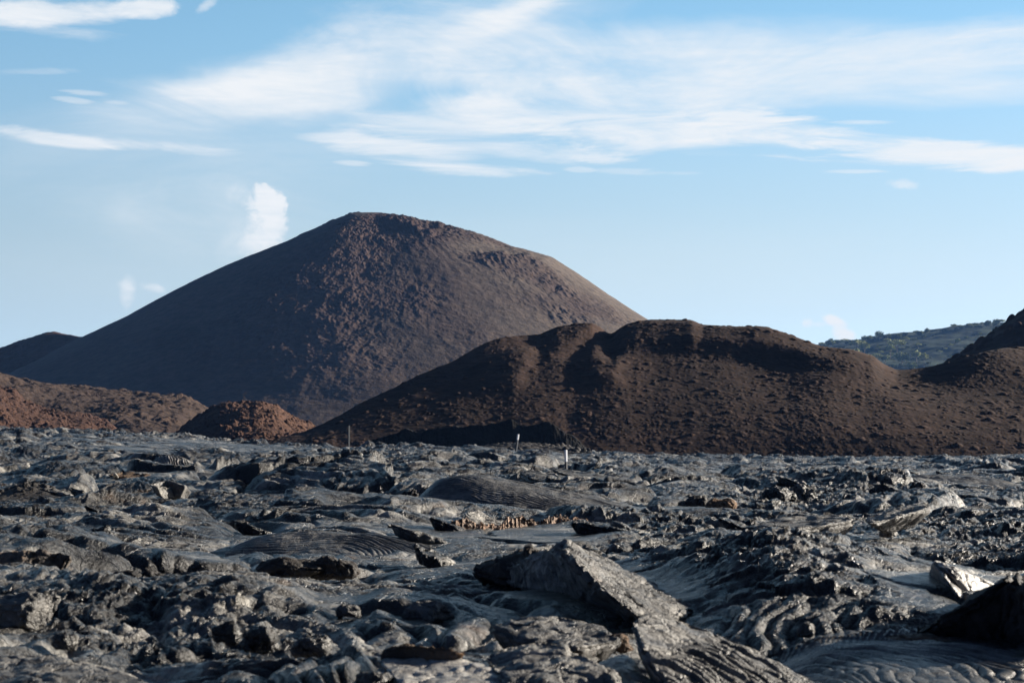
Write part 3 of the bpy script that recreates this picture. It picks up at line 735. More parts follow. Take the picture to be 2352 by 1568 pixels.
rock('dark_wedge', V, [[0, 1, 2, 3, 4, 5, 6, 7, 8], [2, 9, 5, 4, 3], [0, 10, 2, 1], [10, 9, 2], [0, 8, 7, 6, 5, 9, 10]], DARKROCK,
     'big blackish wedge shaped block with a sunlit brown rim', 'block', edge=.035, amp=.028, seed=8, chisel=.5)
V = [P(2138, 1284, .46), P(2165, 1296, .44), P(2215, 1308, .38), P(2290, 1345, .18), P(2240, 1388, .06), P(2206, 1376, .14), P(2192, 1352, .24), P(2162, 1318, .36), P(2120, 1340, .0), P(2195, 1395, -.1), P(2260, 1330, -.1)]
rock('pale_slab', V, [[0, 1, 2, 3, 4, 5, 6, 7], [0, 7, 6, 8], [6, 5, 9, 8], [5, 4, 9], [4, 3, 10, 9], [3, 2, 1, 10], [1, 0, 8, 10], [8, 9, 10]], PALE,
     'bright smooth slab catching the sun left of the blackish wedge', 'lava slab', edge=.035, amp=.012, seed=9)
slab('lava_slab', [(1690, 1213, 31.5), (1760, 1196, 33), (1860, 1185, 34), (1950, 1186, 33.5), (1975, 1194, 31.6), (1900, 1207, 30.8), (1835, 1218, 30.4), (1780, 1229, 30.0)], .40, SLAB,
     'flat grey slab with a long black undercut edge, right of the dome', edge=.06, amp=.02, rope=(1.2, .13, .02, .1), seed=10, inset=.45)
slab('lava_slab', [(1985, 1190, 33.5), (2035, 1174, 34.5), (2085, 1161, 35), (2128, 1157, 35), (2138, 1166, 32.6), (2095, 1178, 32), (2050, 1191, 31.6), (1998, 1203, 31.2)], .26, SLAB,
     'raised plate with a bright broken end touching the long undercut slab', edge=.06, amp=.025, seed=11, inset=.6)
slab('lava_slab', [(1188, 1086, .42), (1200, 1077, .52), (1258, 1084, .50), (1330, 1100, .36), (1362, 1118, .18), (1354, 1125, .10), (1290, 1112, .28), (1210, 1098, .40)], .50, SLAB,
     'long dark edged slab behind the dome beside the thin stake', edge=.09, amp=.035, seed=12)
slab('lava_slab', [(1255, 1078, .50), (1300, 1075, .55), (1450, 1098, .30), (1540, 1130, .08), (1480, 1140, .0), (1370, 1112, .22)], .22, SLAB,
     'broad grey plate rising behind the thin stake', edge=.11, amp=.03, seed=13)
slab('broken_slab', [(690, 1098, .22), (722, 1077, .58), (734, 1075, .60), (742, 1083, .48), (738, 1096, .28), (712, 1106, .12)], .45, BROWNROCK,
     'upturned slab with a rough brown broken face left of the dome', edge=.06, amp=.05, seed=14)
slab('lava_slab', [(762, 1134, .36), (800, 1130, .42), (860, 1143, .36), (905, 1167, .08), (860, 1163, .10), (832, 1158, .24), (790, 1146, .30)], .40, SLAB,
     'slab with a black hollow beneath it before the smooth dome', edge=.06, amp=.025, seed=15)
slab('lava_slab', [(880, 1150, .16), (915, 1145, .22), (985, 1172, .04), (960, 1182, -.02), (905, 1168, .08)], .3, SLAB,
     'thin tilted plate running into the left end of the dome', edge=.06, amp=.02, seed=16)
slab('lava_slab', [(342, 1112, .40), (380, 1104, .48), (425, 1116, .34), (440, 1130, .12), (420, 1128, .16), (360, 1118, .34)], .30, SLAB,
     'slab with a deep black face below the knobbly lobe', edge=.07, amp=.03, seed=17)
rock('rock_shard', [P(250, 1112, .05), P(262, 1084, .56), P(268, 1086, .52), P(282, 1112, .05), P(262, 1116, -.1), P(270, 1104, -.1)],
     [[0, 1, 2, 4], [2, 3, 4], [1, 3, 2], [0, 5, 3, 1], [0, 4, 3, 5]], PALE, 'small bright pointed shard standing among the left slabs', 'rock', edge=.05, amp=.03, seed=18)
slab('lava_slab', [(455, 1023, 1.0), (468, 1017, 1.15), (510, 1034, .8), (545, 1052, .42), (520, 1052, .42), (478, 1036, .75)], .5, SLAB,
     'pale slanting slab right of the knobbly lobe near the skyline', edge=.12, amp=.04, seed=19)
slab('lava_slab', [(-60, 1072, .30), (0, 1066, .42), (45, 1058, .55), (75, 1062, .50), (62, 1070, .40), (20, 1080, .28), (-50, 1086, .15)], .5, SLAB,
     'slab with an overhanging lip beyond the granular hump', edge=.1, amp=.03, seed=20)
slab('lava_slab', [(240, 1090, .42), (300, 1083, .50), (350, 1093, .38), (360, 1100, .28), (300, 1100, .3)], .22, BROWNROCK,
     'brownish broken plate behind the pointed shard', edge=.08, amp=.04, seed=21)
slab('lava_slab', [(380, 1088, .30), (440, 1082, .38), (540, 1092, .28), (640, 1103, .14), (620, 1108, .05), (500, 1104, .14), (420, 1100, .2)], .4, SLAB,
     'long low plate stretching right from the knobbly lobe', edge=.09, amp=.03, seed=22)
slab('lava_slab', [(-80, 1280, .30), (0, 1268, .36), (60, 1262, .40), (140, 1266, .38), (172, 1274, .34), (160, 1284, .28), (60, 1288, .28), (-60, 1300, .22)], .40, PEACH,
     'plate with a weathered peach top and black face below the dark boulders', edge=.045, amp=.03, seed=23)
slab('lava_slab', [(-80, 1376, .26), (0, 1364, .30), (90, 1360, .32), (150, 1362, .30), (132, 1378, .25), (60, 1388, .24), (-60, 1396, .2)], .26, SLAB,
     'thick grey plate with a pitted broken end over a black hollow', edge=.035, amp=.022, seed=24)
for (x, y, w, h, z, lab, mt, sd_) in [
    (20, 1235, 48, 34, .42, 'dark brown boulder just behind the peach topped plate', DARKROCK, 31),
    (62, 1228, 34, 30, .44, 'dark rounded boulder beside the dark brown boulder', DARKROCK, 32),
    (150, 1222, 16, 26, .42, 'upright knobbly rock right of the two dark boulders', LAVA, 33),
    (232, 1225, 34, 26, .40, 'rough black boulder before the left granular hump', LAVA, 34),
    (290, 1318, 40, 20, .30, 'black humped block below the pale rope strip', DARKROCK, 35),
    (345, 1312, 30, 22, .30, 'second humped black block beside the first', DARKROCK, 36),
    (670, 1292, 90, 20, .28, 'long black block in front of the wrinkled swell', DARKROCK, 37),
    (770, 1290, 60, 22, .28, 'black rounded block right of the long one', DARKROCK, 38),
    (1530, 1108, 14, 9, .35, 'small dark pointed rock on the grey plate right of the stake', DARKROCK, 39),
    (1790, 1128, 46, 18, .55, 'black craggy knob on the rubble ridge, left end', LAVA, 40),
    (1845, 1118, 30, 20, .70, 'tallest black craggy knob of the rubble ridge', LAVA, 41),
    (2030, 1122, 36, 16, .55, 'squat black knob in the middle of the rubble ridge', LAVA, 42),
    (2110, 1118, 24, 18, .60, 'pointed black knob at the right of the rubble ridge', LAVA, 43),
    (1655, 1152, 36, 16, .36, 'brown and grey boulder by the right tail of the dome', BROWNROCK, 44),
    (1600, 1148, 40, 14, .34, 'black block hard against the right tail of the dome', DARKROCK, 45),
    (970, 1122, 24, 14, .55, 'broken pale knob on the left rim of the dome', SLAB, 46),
    (940, 1135, 22, 16, .40, 'dark knob left of the dome above the black hollow', DARKROCK, 47),
    (2040, 1218, 22, 10, .30, 'small ring shaped knob at the foot of the raised plate', SLAB, 48),
    (2100, 1330, 26, 26, .30, 'folded dark rock left of the bright smooth slab', LAVA, 49),
    (1850, 1438, 22, 16, .20, 'smooth grey pebble shaped rock in the rubble hollow', SLAB, 50),
    (2100, 1462, 90, 9, .10, 'low brown ledge between the rubble and the ropy coil', BROWNROCK, 51),
    (1560, 1500, 22, 14, .20, 'small pale block in the black gap left of the ropy slab', SLAB, 52),
    (1412, 1462, 44, 22, .20, 'crumbly brown block left of the ropy slab', BROWNROCK, 53),
    (1380, 1545, 60, 26, .22, 'square grey block beside the foot of the ropy slab', SLAB, 54),
    (1330, 1432, 30, 16, .22, 'rough dark lump at the foot of the tilted slab', LAVA, 55),
    (980, 1392, 60, 22, .22, 'rounded grey lobe lying left of the largest tilted slab', SLAB, 56),
    (800, 1395, 34, 12, .24, 'pale oval lobe beyond the rusty backed pale plate', SLAB, 57),
    (520, 1440, 36, 24, .24, 'wrinkled grey lobe in the near rubble', LAVA, 58),
    (600, 1455, 40, 24, .22, 'pale knob right of the wrinkled lobe', LAVA, 59),
    (720, 1470, 50, 26, .20, 'largest rounded lump in the near rubble', LAVA, 60),
    (150, 1460, 34, 20, .24, 'arched grey rock beside the thick pitted plate', LAVA, 61),
    (860, 1552, 50, 26, .18, 'dark cracked rock against the left side of the rusty backed plate', LAVA, 62)]:
    c = at_z(x, y + h * .55, z * .35); d = c.y; hw = w / FPX * d; hh = h / FPX * d
    rg = random.Random(sd_); vs = []; n = 7
    prof = [(.95, -.9), (1.05, -.1), (.86, .5), (.45, .95)]
    for k, (rr, zz) in enumerate(prof):
        for i in range(n):
            a = 6.2832 * (i + .3 * k) / n + rg.uniform(-.2, .2); q = rr * rg.uniform(.8, 1.12)
            vs.append(c + Vector((hw * q * math.cos(a), min(hw, .6) * .8 * q * math.sin(a), hh * (zz + rg.uniform(-.15, .15)))))
    fs = [list(range(n))[::-1], [3 * n + i for i in range(n)]]
    for k in range(3):
        for i in range(n): fs.append([k * n + i, k * n + (i + 1) % n, (k + 1) * n + (i + 1) % n, (k + 1) * n + i])
    rock('boulder', vs, fs, mt, lab, 'rock', edge=max(.024, hw / 11), amp=max(.014, hh * .26), seed=sd_)

# small plates tipped up out of the flow, mostly leaning toward the sun
rp_ = random.Random(21)
for k in range(54):
    d = 20 * (150 / 20) ** rp_.random()
    px_ = rp_.uniform(-60, 2412)
    if d < 34 and (1050 < px_ or px_ < 80): continue
    x = d * (px_ - CX) / FPX
    if -2.6 < x < 4.0 and 42 < d < 52: continue
    c = Vector((x, d, float(zbase(np.array([x]), np.array([d]))[0]) + rp_.uniform(.02, .12)))
    r = rp_.uniform(.3, .8) * (1 + .6 * min(1, (d - 20) / 80)); n = rp_.randint(6, 8)
    ta, tb = R(rp_.uniform(6, 26)), R(rp_.uniform(-7, 7)); sx, sy = rp_.uniform(.8, 1.3), rp_.uniform(.8, 1.5)
    top = []
    for i in range(n):
        a = 6.2832 * i / n + rp_.uniform(-.25, .25); q = r * rp_.uniform(.75, 1.1)
        u, v = q * math.cos(a) * sx, q * math.sin(a) * sy
        top.append(c + Vector((u, v, -u * math.tan(ta) + v * math.tan(tb))))
    th = rp_.uniform(.14, .3)
    cc = sum(top, Vector()) / n
    bot = [p + (cc - p) * .3 - Vector((0, 0, th)) for p in top]
    rock('lava_plate', top + bot, [list(range(n)), list(range(2 * n - 1, n - 1, -1))] + [[i, n + i, n + (i + 1) % n, (i + 1) % n] for i in range(n)],
         rp_.choice([SLAB, LAVA, LAVA, DOME]), 'small cracked lava plate tipped up among the flow', 'lava slab', edge=max(.045, .0011 * d * 1.3), amp=.02 + .0003 * d, seed=200 + k, group='small tipped plates scattered over the flow')

# smooth plates of the near foreground
slab('smooth_plate', [(-60, 1520, .10), (20, 1502, .14), (120, 1500, .15), (230, 1522, .13), (340, 1560, .08), (380, 1610, .04), (-80, 1640, .02)], .25, SLAB,
     'smooth grey plate nearest the near rubble', edge=.03, amp=.010, rope=(.4, .12, .006, .1), seed=71)
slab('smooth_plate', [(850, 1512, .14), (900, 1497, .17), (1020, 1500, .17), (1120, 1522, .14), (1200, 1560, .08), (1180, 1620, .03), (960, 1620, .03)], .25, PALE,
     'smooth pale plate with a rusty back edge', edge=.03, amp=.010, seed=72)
slab('rusty_crust', [(868, 1500, .17), (905, 1478, .24), (1000, 1482, .24), (1068, 1498, .20), (1030, 1502, .18), (900, 1498, .18)], .2, BROWNROCK,
     'rusty brown crumbling crust along the back of the smooth pale plate', cat='crust', edge=.03, amp=.025, seed=73)
slab('smooth_plate', [(1105, 1512, .16), (1160, 1482, .22), (1260, 1470, .25), (1340, 1496, .22), (1402, 1530, .16), (1440, 1590, .06), (1300, 1640, .03), (1160, 1590, .05)], .3, SLAB,
     'broad plate with a pitted top beside the square block', edge=.03, amp=.016, seed=74)
slab('smooth_plate', [(1120, 1436, .18), (1180, 1418, .22), (1280, 1412, .23), (1385, 1436, .18), (1440, 1470, .10), (1330, 1488, .10), (1200, 1470, .12)], .25, SLAB,
     'grey plate sloping right between the tilted slab and the pitted plate', edge=.03, amp=.014, rope=(.9, .1, .006, .1), seed=75)

# the weathered peach bank: a row of broken columns, each turned to the sun
def bank():
    top = [(1003, 1204), (1030, 1198), (1060, 1194), (1100, 1190), (1140, 1186), (1180, 1185), (1230, 1184), (1270, 1185), (1310, 1188), (1345, 1194)]
    bot = [(1000, 1210), (1040, 1210), (1090, 1211), (1150, 1209), (1200, 1208), (1260, 1206), (1350, 1203)]
    n, m = 520, 46
    px = np.linspace(1000, 1350, n); pt = interp(top, px); pb = interp(bot, px) + 4
    ua, da, kk = (px - CX) / FPX, 36.0, .95
    d0 = (da - kk * da * ua[0]) / (1 - kk * ua)
    zt = CAMZ - (pt - HOR) / FPX * d0; zb = CAMZ - (pb - HOR) / FPX * d0 - .06
    X0 = d0 * ua
    gap = sstep(-.25, .15, perlin(X0 * 1.3, X0 * 0 + 4, 707)) * (.75 + .5 * perlin(X0 * 5, X0 * 0, 708))
    zt = zb + (zt - zb) * (.55 + .65 * gap)
    saw = ((X0 / .13 + 1.6 * perlin(X0 * 2.2, X0 * 0, 701)) % 1.0) * (.4 + rnd(np.floor(X0 * 6).astype(np.int64), 3))
    t = np.linspace(0, 1, m)[:, None]
    depth = np.concatenate([np.zeros(30), np.linspace(0, 1.2, 17)[1:]])[:, None]
    tv = np.concatenate([np.linspace(0, 1, 30), np.ones(16)])[:, None]
    X = np.repeat(X0[None, :], m, 0); Zv = zb + (zt - zb) * tv
    jag = .07 * saw[None, :] + .10 * fbm(X * 4, Zv * 7, 4, 702, .6)
    Y = d0[None, :] + jag + depth + .05 * tv
    Z = Zv + .06 * fbm(X * 6, Y * 6, 4, 705, .6) * np.clip(tv * 1.5, 0, 1) - .18 * depth
    o = grid_obj('broken_bank', X, Y, Z, PEACHBANK, origin=(float(X0.mean()), float(d0.mean()), float(zb.mean())))
    HEROES.append((float(X0.mean()), float(d0.mean()) - 2.6, 2.0, 4.4))
    tag(o, 'low bank of broken peach coloured lava in front of the dome', 'bank')
bank()



for (px_, d_, rx_, ry_) in ((1301, 92, 1.2, 7), (1187, 181, 1.5, 7), (1359, 64, 1.0, 4.5), (801, 212, 2, 8)):
    HEROES.append((d_ * (px_ - CX) / FPX, d_, rx_, ry_))
HEROES.append((3.4, 81, 1.6, 4))
lava_field()

# ------------------------------------------------------------------ trail posts
WHITE = plain('white paint', (.62, .64, .67), .5, .06, 30)
BLACKP = plain('black paint', (.03, .035, .045), .6, .2, 30)
GREYW = plain('weathered grey wood', (.045, .05, .055), .85, .3, 12)

def bar(name, base, axis, length, w, d, mat, parent, z0=0.0, taper=1.0, bev=.006):
    bm = bmesh.new()
    q = axis.normalized().to_track_quat('Z', 'Y') @ Matrix.Rotation(R(38), 3, 'Z').to_quaternion()
    ring = []
    for k, z in enumerate((z0, z0 + length)):
        t = 1 if k == 0 else taper
        ring.append([bm.verts.new(q @ Vector((sx * w / 2 * t, sy * d / 2 * t, z))) for sx, sy in ((-1, -1), (1, -1), (1, 1), (-1, 1))])
    bm.faces.new(ring[0][::-1]); bm.faces.new(ring[1])
    for i in range(4): bm.faces.new((ring[0][i], ring[0][(i + 1) % 4], ring[1][(i + 1) % 4], ring[1][i]))
    bmesh.ops.bevel(bm, geom=list(bm.edges), offset=bev, segments=2, affect='EDGES')
    me = bpy.data.meshes.new(name); bm.to_mesh(me); bm.free()
    o = link(name, me, mat, parent, False)
    return o

def post(px, py_base, py_split, py_top, d, lean, w, label, mats, nm='trail_post', foot=True):
    b = at_d(px, py_base, d); H = (py_base - py_top) / FPX * d; S = (py_base - py_split) / FPX * d
    r = bpy.data.objects.new(nm, None); C.objects.link(r)
    r.location = b; r.empty_display_size = .2
    tag(r, label, 'post')
    ax = Vector((lean, 0, 1))
    bar('shaft', b, ax, S + .5, w, w, mats[0], r, z0=-.5)
    bar('painted_top', b, ax, H - S, w * 1.06, w * 1.06, mats[1], r, z0=S + .001)
    return r
post(1301, 1086, 1060, 1033, 96, -.02, .105, 'upright post with a broad white top in the middle of the lava', (BLACKP, WHITE))
post(1187, 1024, 1009.5, 996.5, 185, .13, .15, 'small leaning white topped post on the far lava edge before the painted shadow bank', (BLACKP, WHITE))
post(801, 1030, 1010, 977, 222, 0, .19, 'tall dark grey post against the foot of the near brown hill', (GREYW, GREYW))
def stake():
    d = 67.0; b = at_d(1359, 1117, d)
    r = bpy.data.objects.new('trail_stake', None); C.objects.link(r); r.location = b; r.empty_display_size = .2
    tag(r, 'thin white stake leaning left on a small base beside the long dark slab', 'stake')
    bar('shaft', b, Vector((-.22, 0, 1)), .34, .07, .05, WHITE, r, z0=0, taper=.55)
    bm = bmesh.new()
    bmesh.ops.create_cone(bm, cap_ends=True, segments=14, radius1=.17, radius2=.10, depth=.09)
    for v in bm.verts: v.co += Vector((.03 * math.sin(v.co.x * 40), .03 * math.sin(v.co.y * 37), .0))
    me = bpy.data.meshes.new('base'); bm.to_mesh(me); bm.free()
    link('base', me, plain('concrete grey', (.16, .18, .24), .8), r, False)
stake()

# ------------------------------------------------------------------ haze
def haze():
    bm = bmesh.new(); bmesh.ops.create_cube(bm, size=1)
    for v in bm.verts: v.co = Vector((v.co.x * 3900, 1240 + v.co.y * 3060, 88 + v.co.z * 190))
    me = bpy.data.meshes.new('haze'); bm.to_mesh(me); bm.free()
    m = bpy.data.materials.new('air'); m.use_nodes = True; nt = m.node_tree; nt.nodes.clear()
    out = nt.nodes.new('ShaderNodeOutputMaterial'); pv = nt.nodes.new('ShaderNodeVolumePrincipled')
    pv.inputs['Color'].default_value = (.20, .43, .95, 1); pv.inputs['Density'].default_value = HAZE
    pv.inputs['Anisotropy'].default_value = 0.0
    nt.links.new(pv.outputs[0], out.inputs['Volume'])
    o = link('haze', me, m, None, False); tag(o, kind='stuff')
HAZE = .00005
haze()

# ------------------------------------------------------------------ light: one sun, Nishita sky with clouds placed by direction
SUN_AZ, SUN_EL = 67.0, 15.0
S = Vector((math.sin(R(SUN_AZ)) * math.cos(R(SUN_EL)), math.cos(R(SUN_AZ)) * math.cos(R(SUN_EL)), math.sin(R(SUN_EL))))
sd = bpy.data.lights.new('sun', 'SUN'); sd.energy = 5.0; sd.angle = R(.55); sd.color = (1.0, .905, .77)
so = bpy.data.objects.new('sun', sd); C.objects.link(so); so.rotation_euler = S.to_track_quat('Z', 'Y').to_euler(); so.location = (0, 0, 200)

SKY = .05
def world():
    w = bpy.data.worlds.new('World'); scene.world = w; w.use_nodes = True
    nt = w.node_tree; nt.nodes.clear(); L = nt.links.new
    out = nt.nodes.new('ShaderNodeOutputWorld'); bg = nt.nodes.new('ShaderNodeBackground'); bg.inputs[1].default_value = SKY
    L(bg.outputs[0], out.inputs[0])
    sky = nt.nodes.new('ShaderNodeTexSky'); sky.sky_type = 'NISHITA'; sky.sun_disc = False
    sky.sun_elevation = R(SUN_EL); sky.sun_rotation = R(SUN_AZ); sky.air_density = .15; sky.dust_density = .3; sky.ozone_density = 2.5
    tc = nt.nodes.new('ShaderNodeTexCoord'); sep = nt.nodes.new('ShaderNodeSeparateXYZ'); L(tc.outputs['Generated'], sep.inputs[0])
    def math_(op, a, b=None, c=None):
        n = nt.nodes.new('ShaderNodeMath'); n.operation = op
        for i, v in enumerate((a, b, c)):
            if v is None: continue
            if isinstance(v, (int, float)): n.inputs[i].default_value = v
            else: L(v, n.inputs[i])
        return n.outputs[0]
    az = math_('ARCTAN2', sep.outputs[0], sep.outputs[1]); el = math_('ARCSINE', sep.outputs[2])
    cmb = nt.nodes.new('ShaderNodeCombineXYZ'); L(az, cmb.inputs[0]); L(el, cmb.inputs[1]); V = cmb.outputs[0]
    def nz(sx, sy, rot, det, rough, dist=0.0):
        mp = nt.nodes.new('ShaderNodeMapping'); mp.inputs['Scale'].default_value = (sx, sy, 1); mp.inputs['Rotation'].default_value = (0, 0, rot)
        L(V, mp.inputs[0]); n = nt.nodes.new('ShaderNodeTexNoise'); n.inputs['Scale'].default_value = 1; n.inputs['Detail'].default_value = det
        n.inputs['Roughness'].default_value = rough; n.inputs['Distortion'].default_value = dist
        L(mp.outputs[0], n.inputs['Vector'])
        return math_('MULTIPLY_ADD', n.outputs[0], 2.0, -1.0)
    streak = nz(11, 85, .05, 12, .66, .7); wisp = nz(7, 26, -.22, 12, .64, .8); puff = nz(70, 80, 0, 12, .66, .4); thread = nz(24, 210, .05, 8, .6, .5)
    NZ = {'s': streak, 'w': wisp, 'p': puff}
    dens = None
    for (px, py, rx, ry, rot, st, soft, na, kind) in CLOUDS:
        d = ray(px, py).normalized(); a0, e0 = math.atan2(d.x, d.y), math.asin(d.z)
        mp = nt.nodes.new('ShaderNodeMapping'); mp.vector_type = 'TEXTURE'
        mp.inputs['Location'].default_value = (a0, e0, 0); mp.inputs['Rotation'].default_value = (0, 0, R(-rot)); mp.inputs['Scale'].default_value = (rx / FPX, ry / FPX, 1)
        L(V, mp.inputs[0]); vm = nt.nodes.new('ShaderNodeVectorMath'); vm.operation = 'DOT_PRODUCT'; L(mp.outputs[0], vm.inputs[0]); L(mp.outputs[0], vm.inputs[1])
        n = math_('MULTIPLY_ADD', NZ[kind], na * (2.3 if kind != 'p' else 1.5), 1.0)
        q = math_('SUBTRACT', n, vm.outputs['Value'])
        mr = nt.nodes.new('ShaderNodeMapRange'); mr.interpolation_type = 'SMOOTHSTEP'; L(q, mr.inputs[0])
        mr.inputs[1].default_value = 0; mr.inputs[2].default_value = soft; mr.inputs[3].default_value = 0; mr.inputs[4].default_value = st
        k = mr.outputs[0]
        if dens is None: dens = k
        else:
            inv = math_('SUBTRACT', 1.0, k); dens = math_('MULTIPLY_ADD', dens, inv, k)
    dens = math_('MULTIPLY', dens, math_('MULTIPLY_ADD', thread, .38, .93)); dens = math_('MINIMUM', dens, .97)
    mx = nt.nodes.new('ShaderNodeMix'); mx.data_type = 'RGBA'; L(dens, mx.inputs[0])
    L(SKYCOL(nt, sky, el, az), mx.inputs[6])
    mx.inputs[7].default_value = CLOUDCOL
    L(mx.outputs[2], bg.inputs[0])

def SKYCOL(nt, sky, el, az):
    # milky band above the horizon, stronger on the sunward side
    k = nt.nodes.new('ShaderNodeMath'); k.operation = 'DIVIDE'; nt.links.new(el, k.inputs[0]); k.inputs[1].default_value = .34
    p = nt.nodes.new('ShaderNodeMath'); p.operation = 'MULTIPLY'; nt.links.new(k.outputs[0], p.inputs[0]); nt.links.new(k.outputs[0], p.inputs[1])
    e = nt.nodes.new('ShaderNodeMath'); e.operation = 'POWER'; e.inputs[0].default_value = .3679; nt.links.new(p.outputs[0], e.inputs[1])
    v = nt.nodes.new('ShaderNodeVectorMath'); v.operation = 'SCALE'; 
    mr = nt.nodes.new('ShaderNodeMapRange'); mr.interpolation_type = 'SMOOTHSTEP'; nt.links.new(el, mr.inputs[0]); mr.inputs[1].default_value = .06; mr.inputs[2].default_value = .23
    mc = nt.nodes.new('ShaderNodeMix'); mc.data_type = 'RGBA'; nt.links.new(mr.outputs[0], mc.inputs[0]); mc.inputs[6].default_value = (4.3, 5.0, 3.65, 1); mc.inputs[7].default_value = (3.0, 6.1, 7.9, 1)
    nt.links.new(mc.outputs[2], v.inputs[0])
    c1 = nt.nodes.new('ShaderNodeMath'); c1.operation = 'SUBTRACT'; nt.links.new(az, c1.inputs[0]); c1.inputs[1].default_value = R(35)
    c2 = nt.nodes.new('ShaderNodeMath'); c2.operation = 'COSINE'; nt.links.new(c1.outputs[0], c2.inputs[0])
    c3 = nt.nodes.new('ShaderNodeMath'); c3.operation = 'MULTIPLY_ADD'; nt.links.new(c2.outputs[0], c3.inputs[0]); c3.inputs[1].default_value = .5; c3.inputs[2].default_value = .5
    c4 = nt.nodes.new('ShaderNodeMath'); c4.operation = 'POWER'; nt.links.new(c3.outputs[0], c4.inputs[0]); c4.inputs[1].default_value = 1.6
    c5 = nt.nodes.new('ShaderNodeMath'); c5.operation = 'MULTIPLY'; nt.links.new(c4.outputs[0], c5.inputs[0]); nt.links.new(e.outputs[0], c5.inputs[1])
    nt.links.new(c5.outputs[0], v.inputs['Scale'])
    a = nt.nodes.new('ShaderNodeVectorMath'); a.operation = 'ADD'; nt.links.new(sky.outputs[0], a.inputs[0]); nt.links.new(v.outputs[0], a.inputs[1])
    return a.outputs[0]
CLOUDCOL = (6.9, 7.05, 7.2, 1)
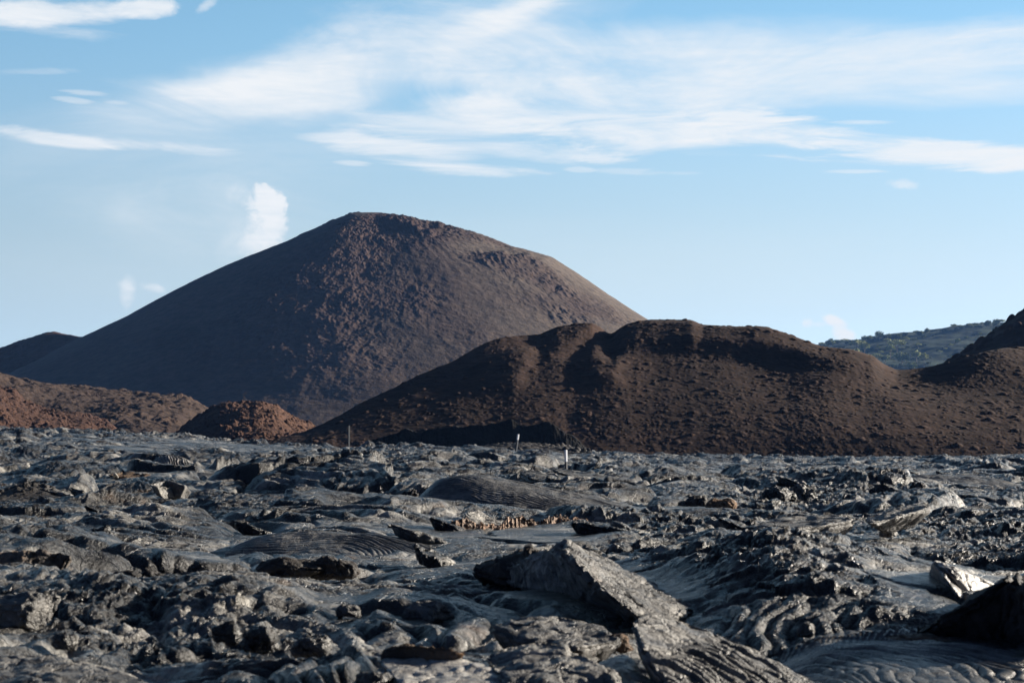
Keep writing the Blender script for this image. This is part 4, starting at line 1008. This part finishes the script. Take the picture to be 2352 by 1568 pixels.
# (px, py, rx, ry, tilt, strength, softness, ragged edge, kind)
CLOUDS = [
 (150, 28, 228, 40, -3, 0.95, 0.92, .7, 'w'), (330, 18, 95, 28, -4, .85, 0.78, .6, 'p'), (60, 30, 120, 34, 0, .8, 1.04, .6, 'p'), (70, 68, 190, 20, 3, .4, 1.5, .9, 's'), (475, 12, 34, 14, -35, .55, 1.3, .8, 'p'),
 (620, 205, 488, 101, -9, 1.25, 2.18, .5, 'w'), (560, 195, 276, 45, -8, 1.2, 1.61, .6, 'w'), (700, 220, 254, 52, -4, 0.81, 1.84, .6, 'w'), (960, 110, 594, 134, -15, 1.25, 2.18, .5, 'w'), (1130, 55, 244, 47, -22, 1.3, 1.61, .5, 'w'), (1230, 5, 127, 20, -22, 0.73, 1.15, .6, 'w'),
 (1150, 130, 551, 123, 4, 1.11, 2.07, .5, 'w'), (1800, 150, 954, 123, 2, 1.3, 2.07, .45, 'w'), (2200, 135, 509, 101, -3, 1.25, 2.07, .5, 'w'), (1450, 215, 509, 67, 3, 1.25, 1.95, .5, 'w'), (1750, 220, 460, 54, 0, .55, 2.0, .5, 's'), (2300, 210, 318, 45, -4, 0.81, 1.84, .6, 'w'),
 (1110, 252, 212, 45, 4, 0.95, 1.26, .7, 'w'), (1090, 236, 70, 16, 2, .6, 1.04, .8, 'p'), (1050, 300, 310, 52, 3, .65, 1.5, .8, 's'), (1450, 292, 450, 52, 2, .85, 1.25, .7, 's'), (930, 345, 230, 40, 9, .75, 1.25, .8, 's'), (800, 318, 140, 14, 2, .55, 1.0, .9, 's'), (1080, 388, 200, 22, 3, .7, 1.12, .9, 's'),
 (1790, 305, 290, 52, 7, .9, 1.0, .8, 's'), (2130, 350, 350, 40, 5, .95, 1.0, .7, 's'), (2330, 372, 190, 31, 4, .85, 1.0, .7, 's'), (1600, 325, 280, 34, -2, .65, 1.25, .9, 's'), (1250, 355, 260, 25, 4, .5, 1.38, 1.0, 's'),
 (110, 316, 200, 20, 5, .75, 1.0, .7, 's'), (330, 332, 230, 17, 4, .7, 1.25, .8, 's'),
 (195, 213, 70, 9, 2, .4, 1.0, 1.0, 's'), (165, 230, 52, 8, 4, .4, 1.0, 1.0, 's'), (270, 236, 34, 6, 0, .3, 1.0, 1.0, 's'), (1955, 282, 95, 8, 1, .6, 1.0, 1.0, 's'), (1390, 368, 85, 13, 3, .5, 1.0, 1.1, 's'), (80, 165, 110, 10, -3, .2, 1.2, 1.0, 's'),
 (1450, 395, 110, 11, 3, .3, 1.0, 1.2, 's'), (1965, 394, 80, 5, 1, .45, 1.0, .9, 's'), (2078, 424, 42, 14, 6, .55, 1.3, 1.0, 'p'), (812, 376, 50, 8, 3, .5, 1.0, .9, 's'), (1330, 390, 44, 9, 3, .35, 1.0, 1.0, 's'), (1560, 398, 60, 6, 0, .25, 1.0, 1.0, 's'),
 (500, 330, 636, 190, -6, 0.32, 1.84, .5, 'w'), (480, 500, 318, 123, 0, 0.29, 1.84, .5, 'w'), (1250, 640, 1590, 190, 0, 0.22, 1.84, .2, 'w'),
 (616, 470, 53, 46, 10, .95, 0.65, 1.0, 'p'), (640, 464, 29, 25, 0, .9, 0.52, 1.0, 'p'), (605, 442, 38, 23, 5, .85, 0.65, 1.0, 'p'), (565, 450, 53, 32, 15, .45, 1.56, 1.0, 'p'), (610, 525, 53, 57, -14, .85, 1.17, .8, 'p'), (632, 505, 36, 44, 0, .85, 0.59, .9, 'p'), (565, 555, 96, 64, -30, .5, 1.95, .6, 'p'), (595, 562, 55, 51, -30, .7, 1.3, .7, 'p'), (530, 500, 80, 80, 0, .22, 1.95, .8, 'p'),
 (292, 672, 22, 42, 3, .62, 1.3, .9, 'p'), (285, 655, 22, 16, 0, .35, 1.3, .8, 'p'), (352, 662, 34, 13, 10, .55, 1.3, .9, 'p'),
 (1854, 742, 16, 14, 0, .75, 1.17, 1.0, 'p'), (1912, 735, 28, 16, 20, .95, 0.91, .9, 'p'), (1928, 757, 19, 28, 20, .75, 1.17, .8, 'p'), (1946, 772, 28, 18, 10, .9, 1.04, .9, 'p'), (1880, 745, 22, 7, 0, .4, 1.3, .9, 'p'),
]
world()
scene.world.cycles.sampling_method = 'MANUAL'; scene.world.cycles.sample_map_resolution = 512

# ------------------------------------------------------------------ camera
cd = bpy.data.cameras.new('camera'); cam = bpy.data.objects.new('camera', cd); C.objects.link(cam)
cam.location = (0, 0, CAMZ); cam.rotation_euler = (math.pi / 2 + PITCH, 0, 0)
cd.sensor_width = 36; cd.lens = FPX / 2352 * 36; cd.clip_end = 6000; cd.clip_start = .1
cd.dof.use_dof = True; cd.dof.focus_distance = 95; cd.dof.aperture_fstop = 4.0
scene.camera = cam
scene.view_settings.view_transform = 'Standard'; scene.view_settings.look = 'None'
scene.view_settings.exposure = 1.4; scene.view_settings.gamma = 1
scene.cycles.volume_bounces = 1
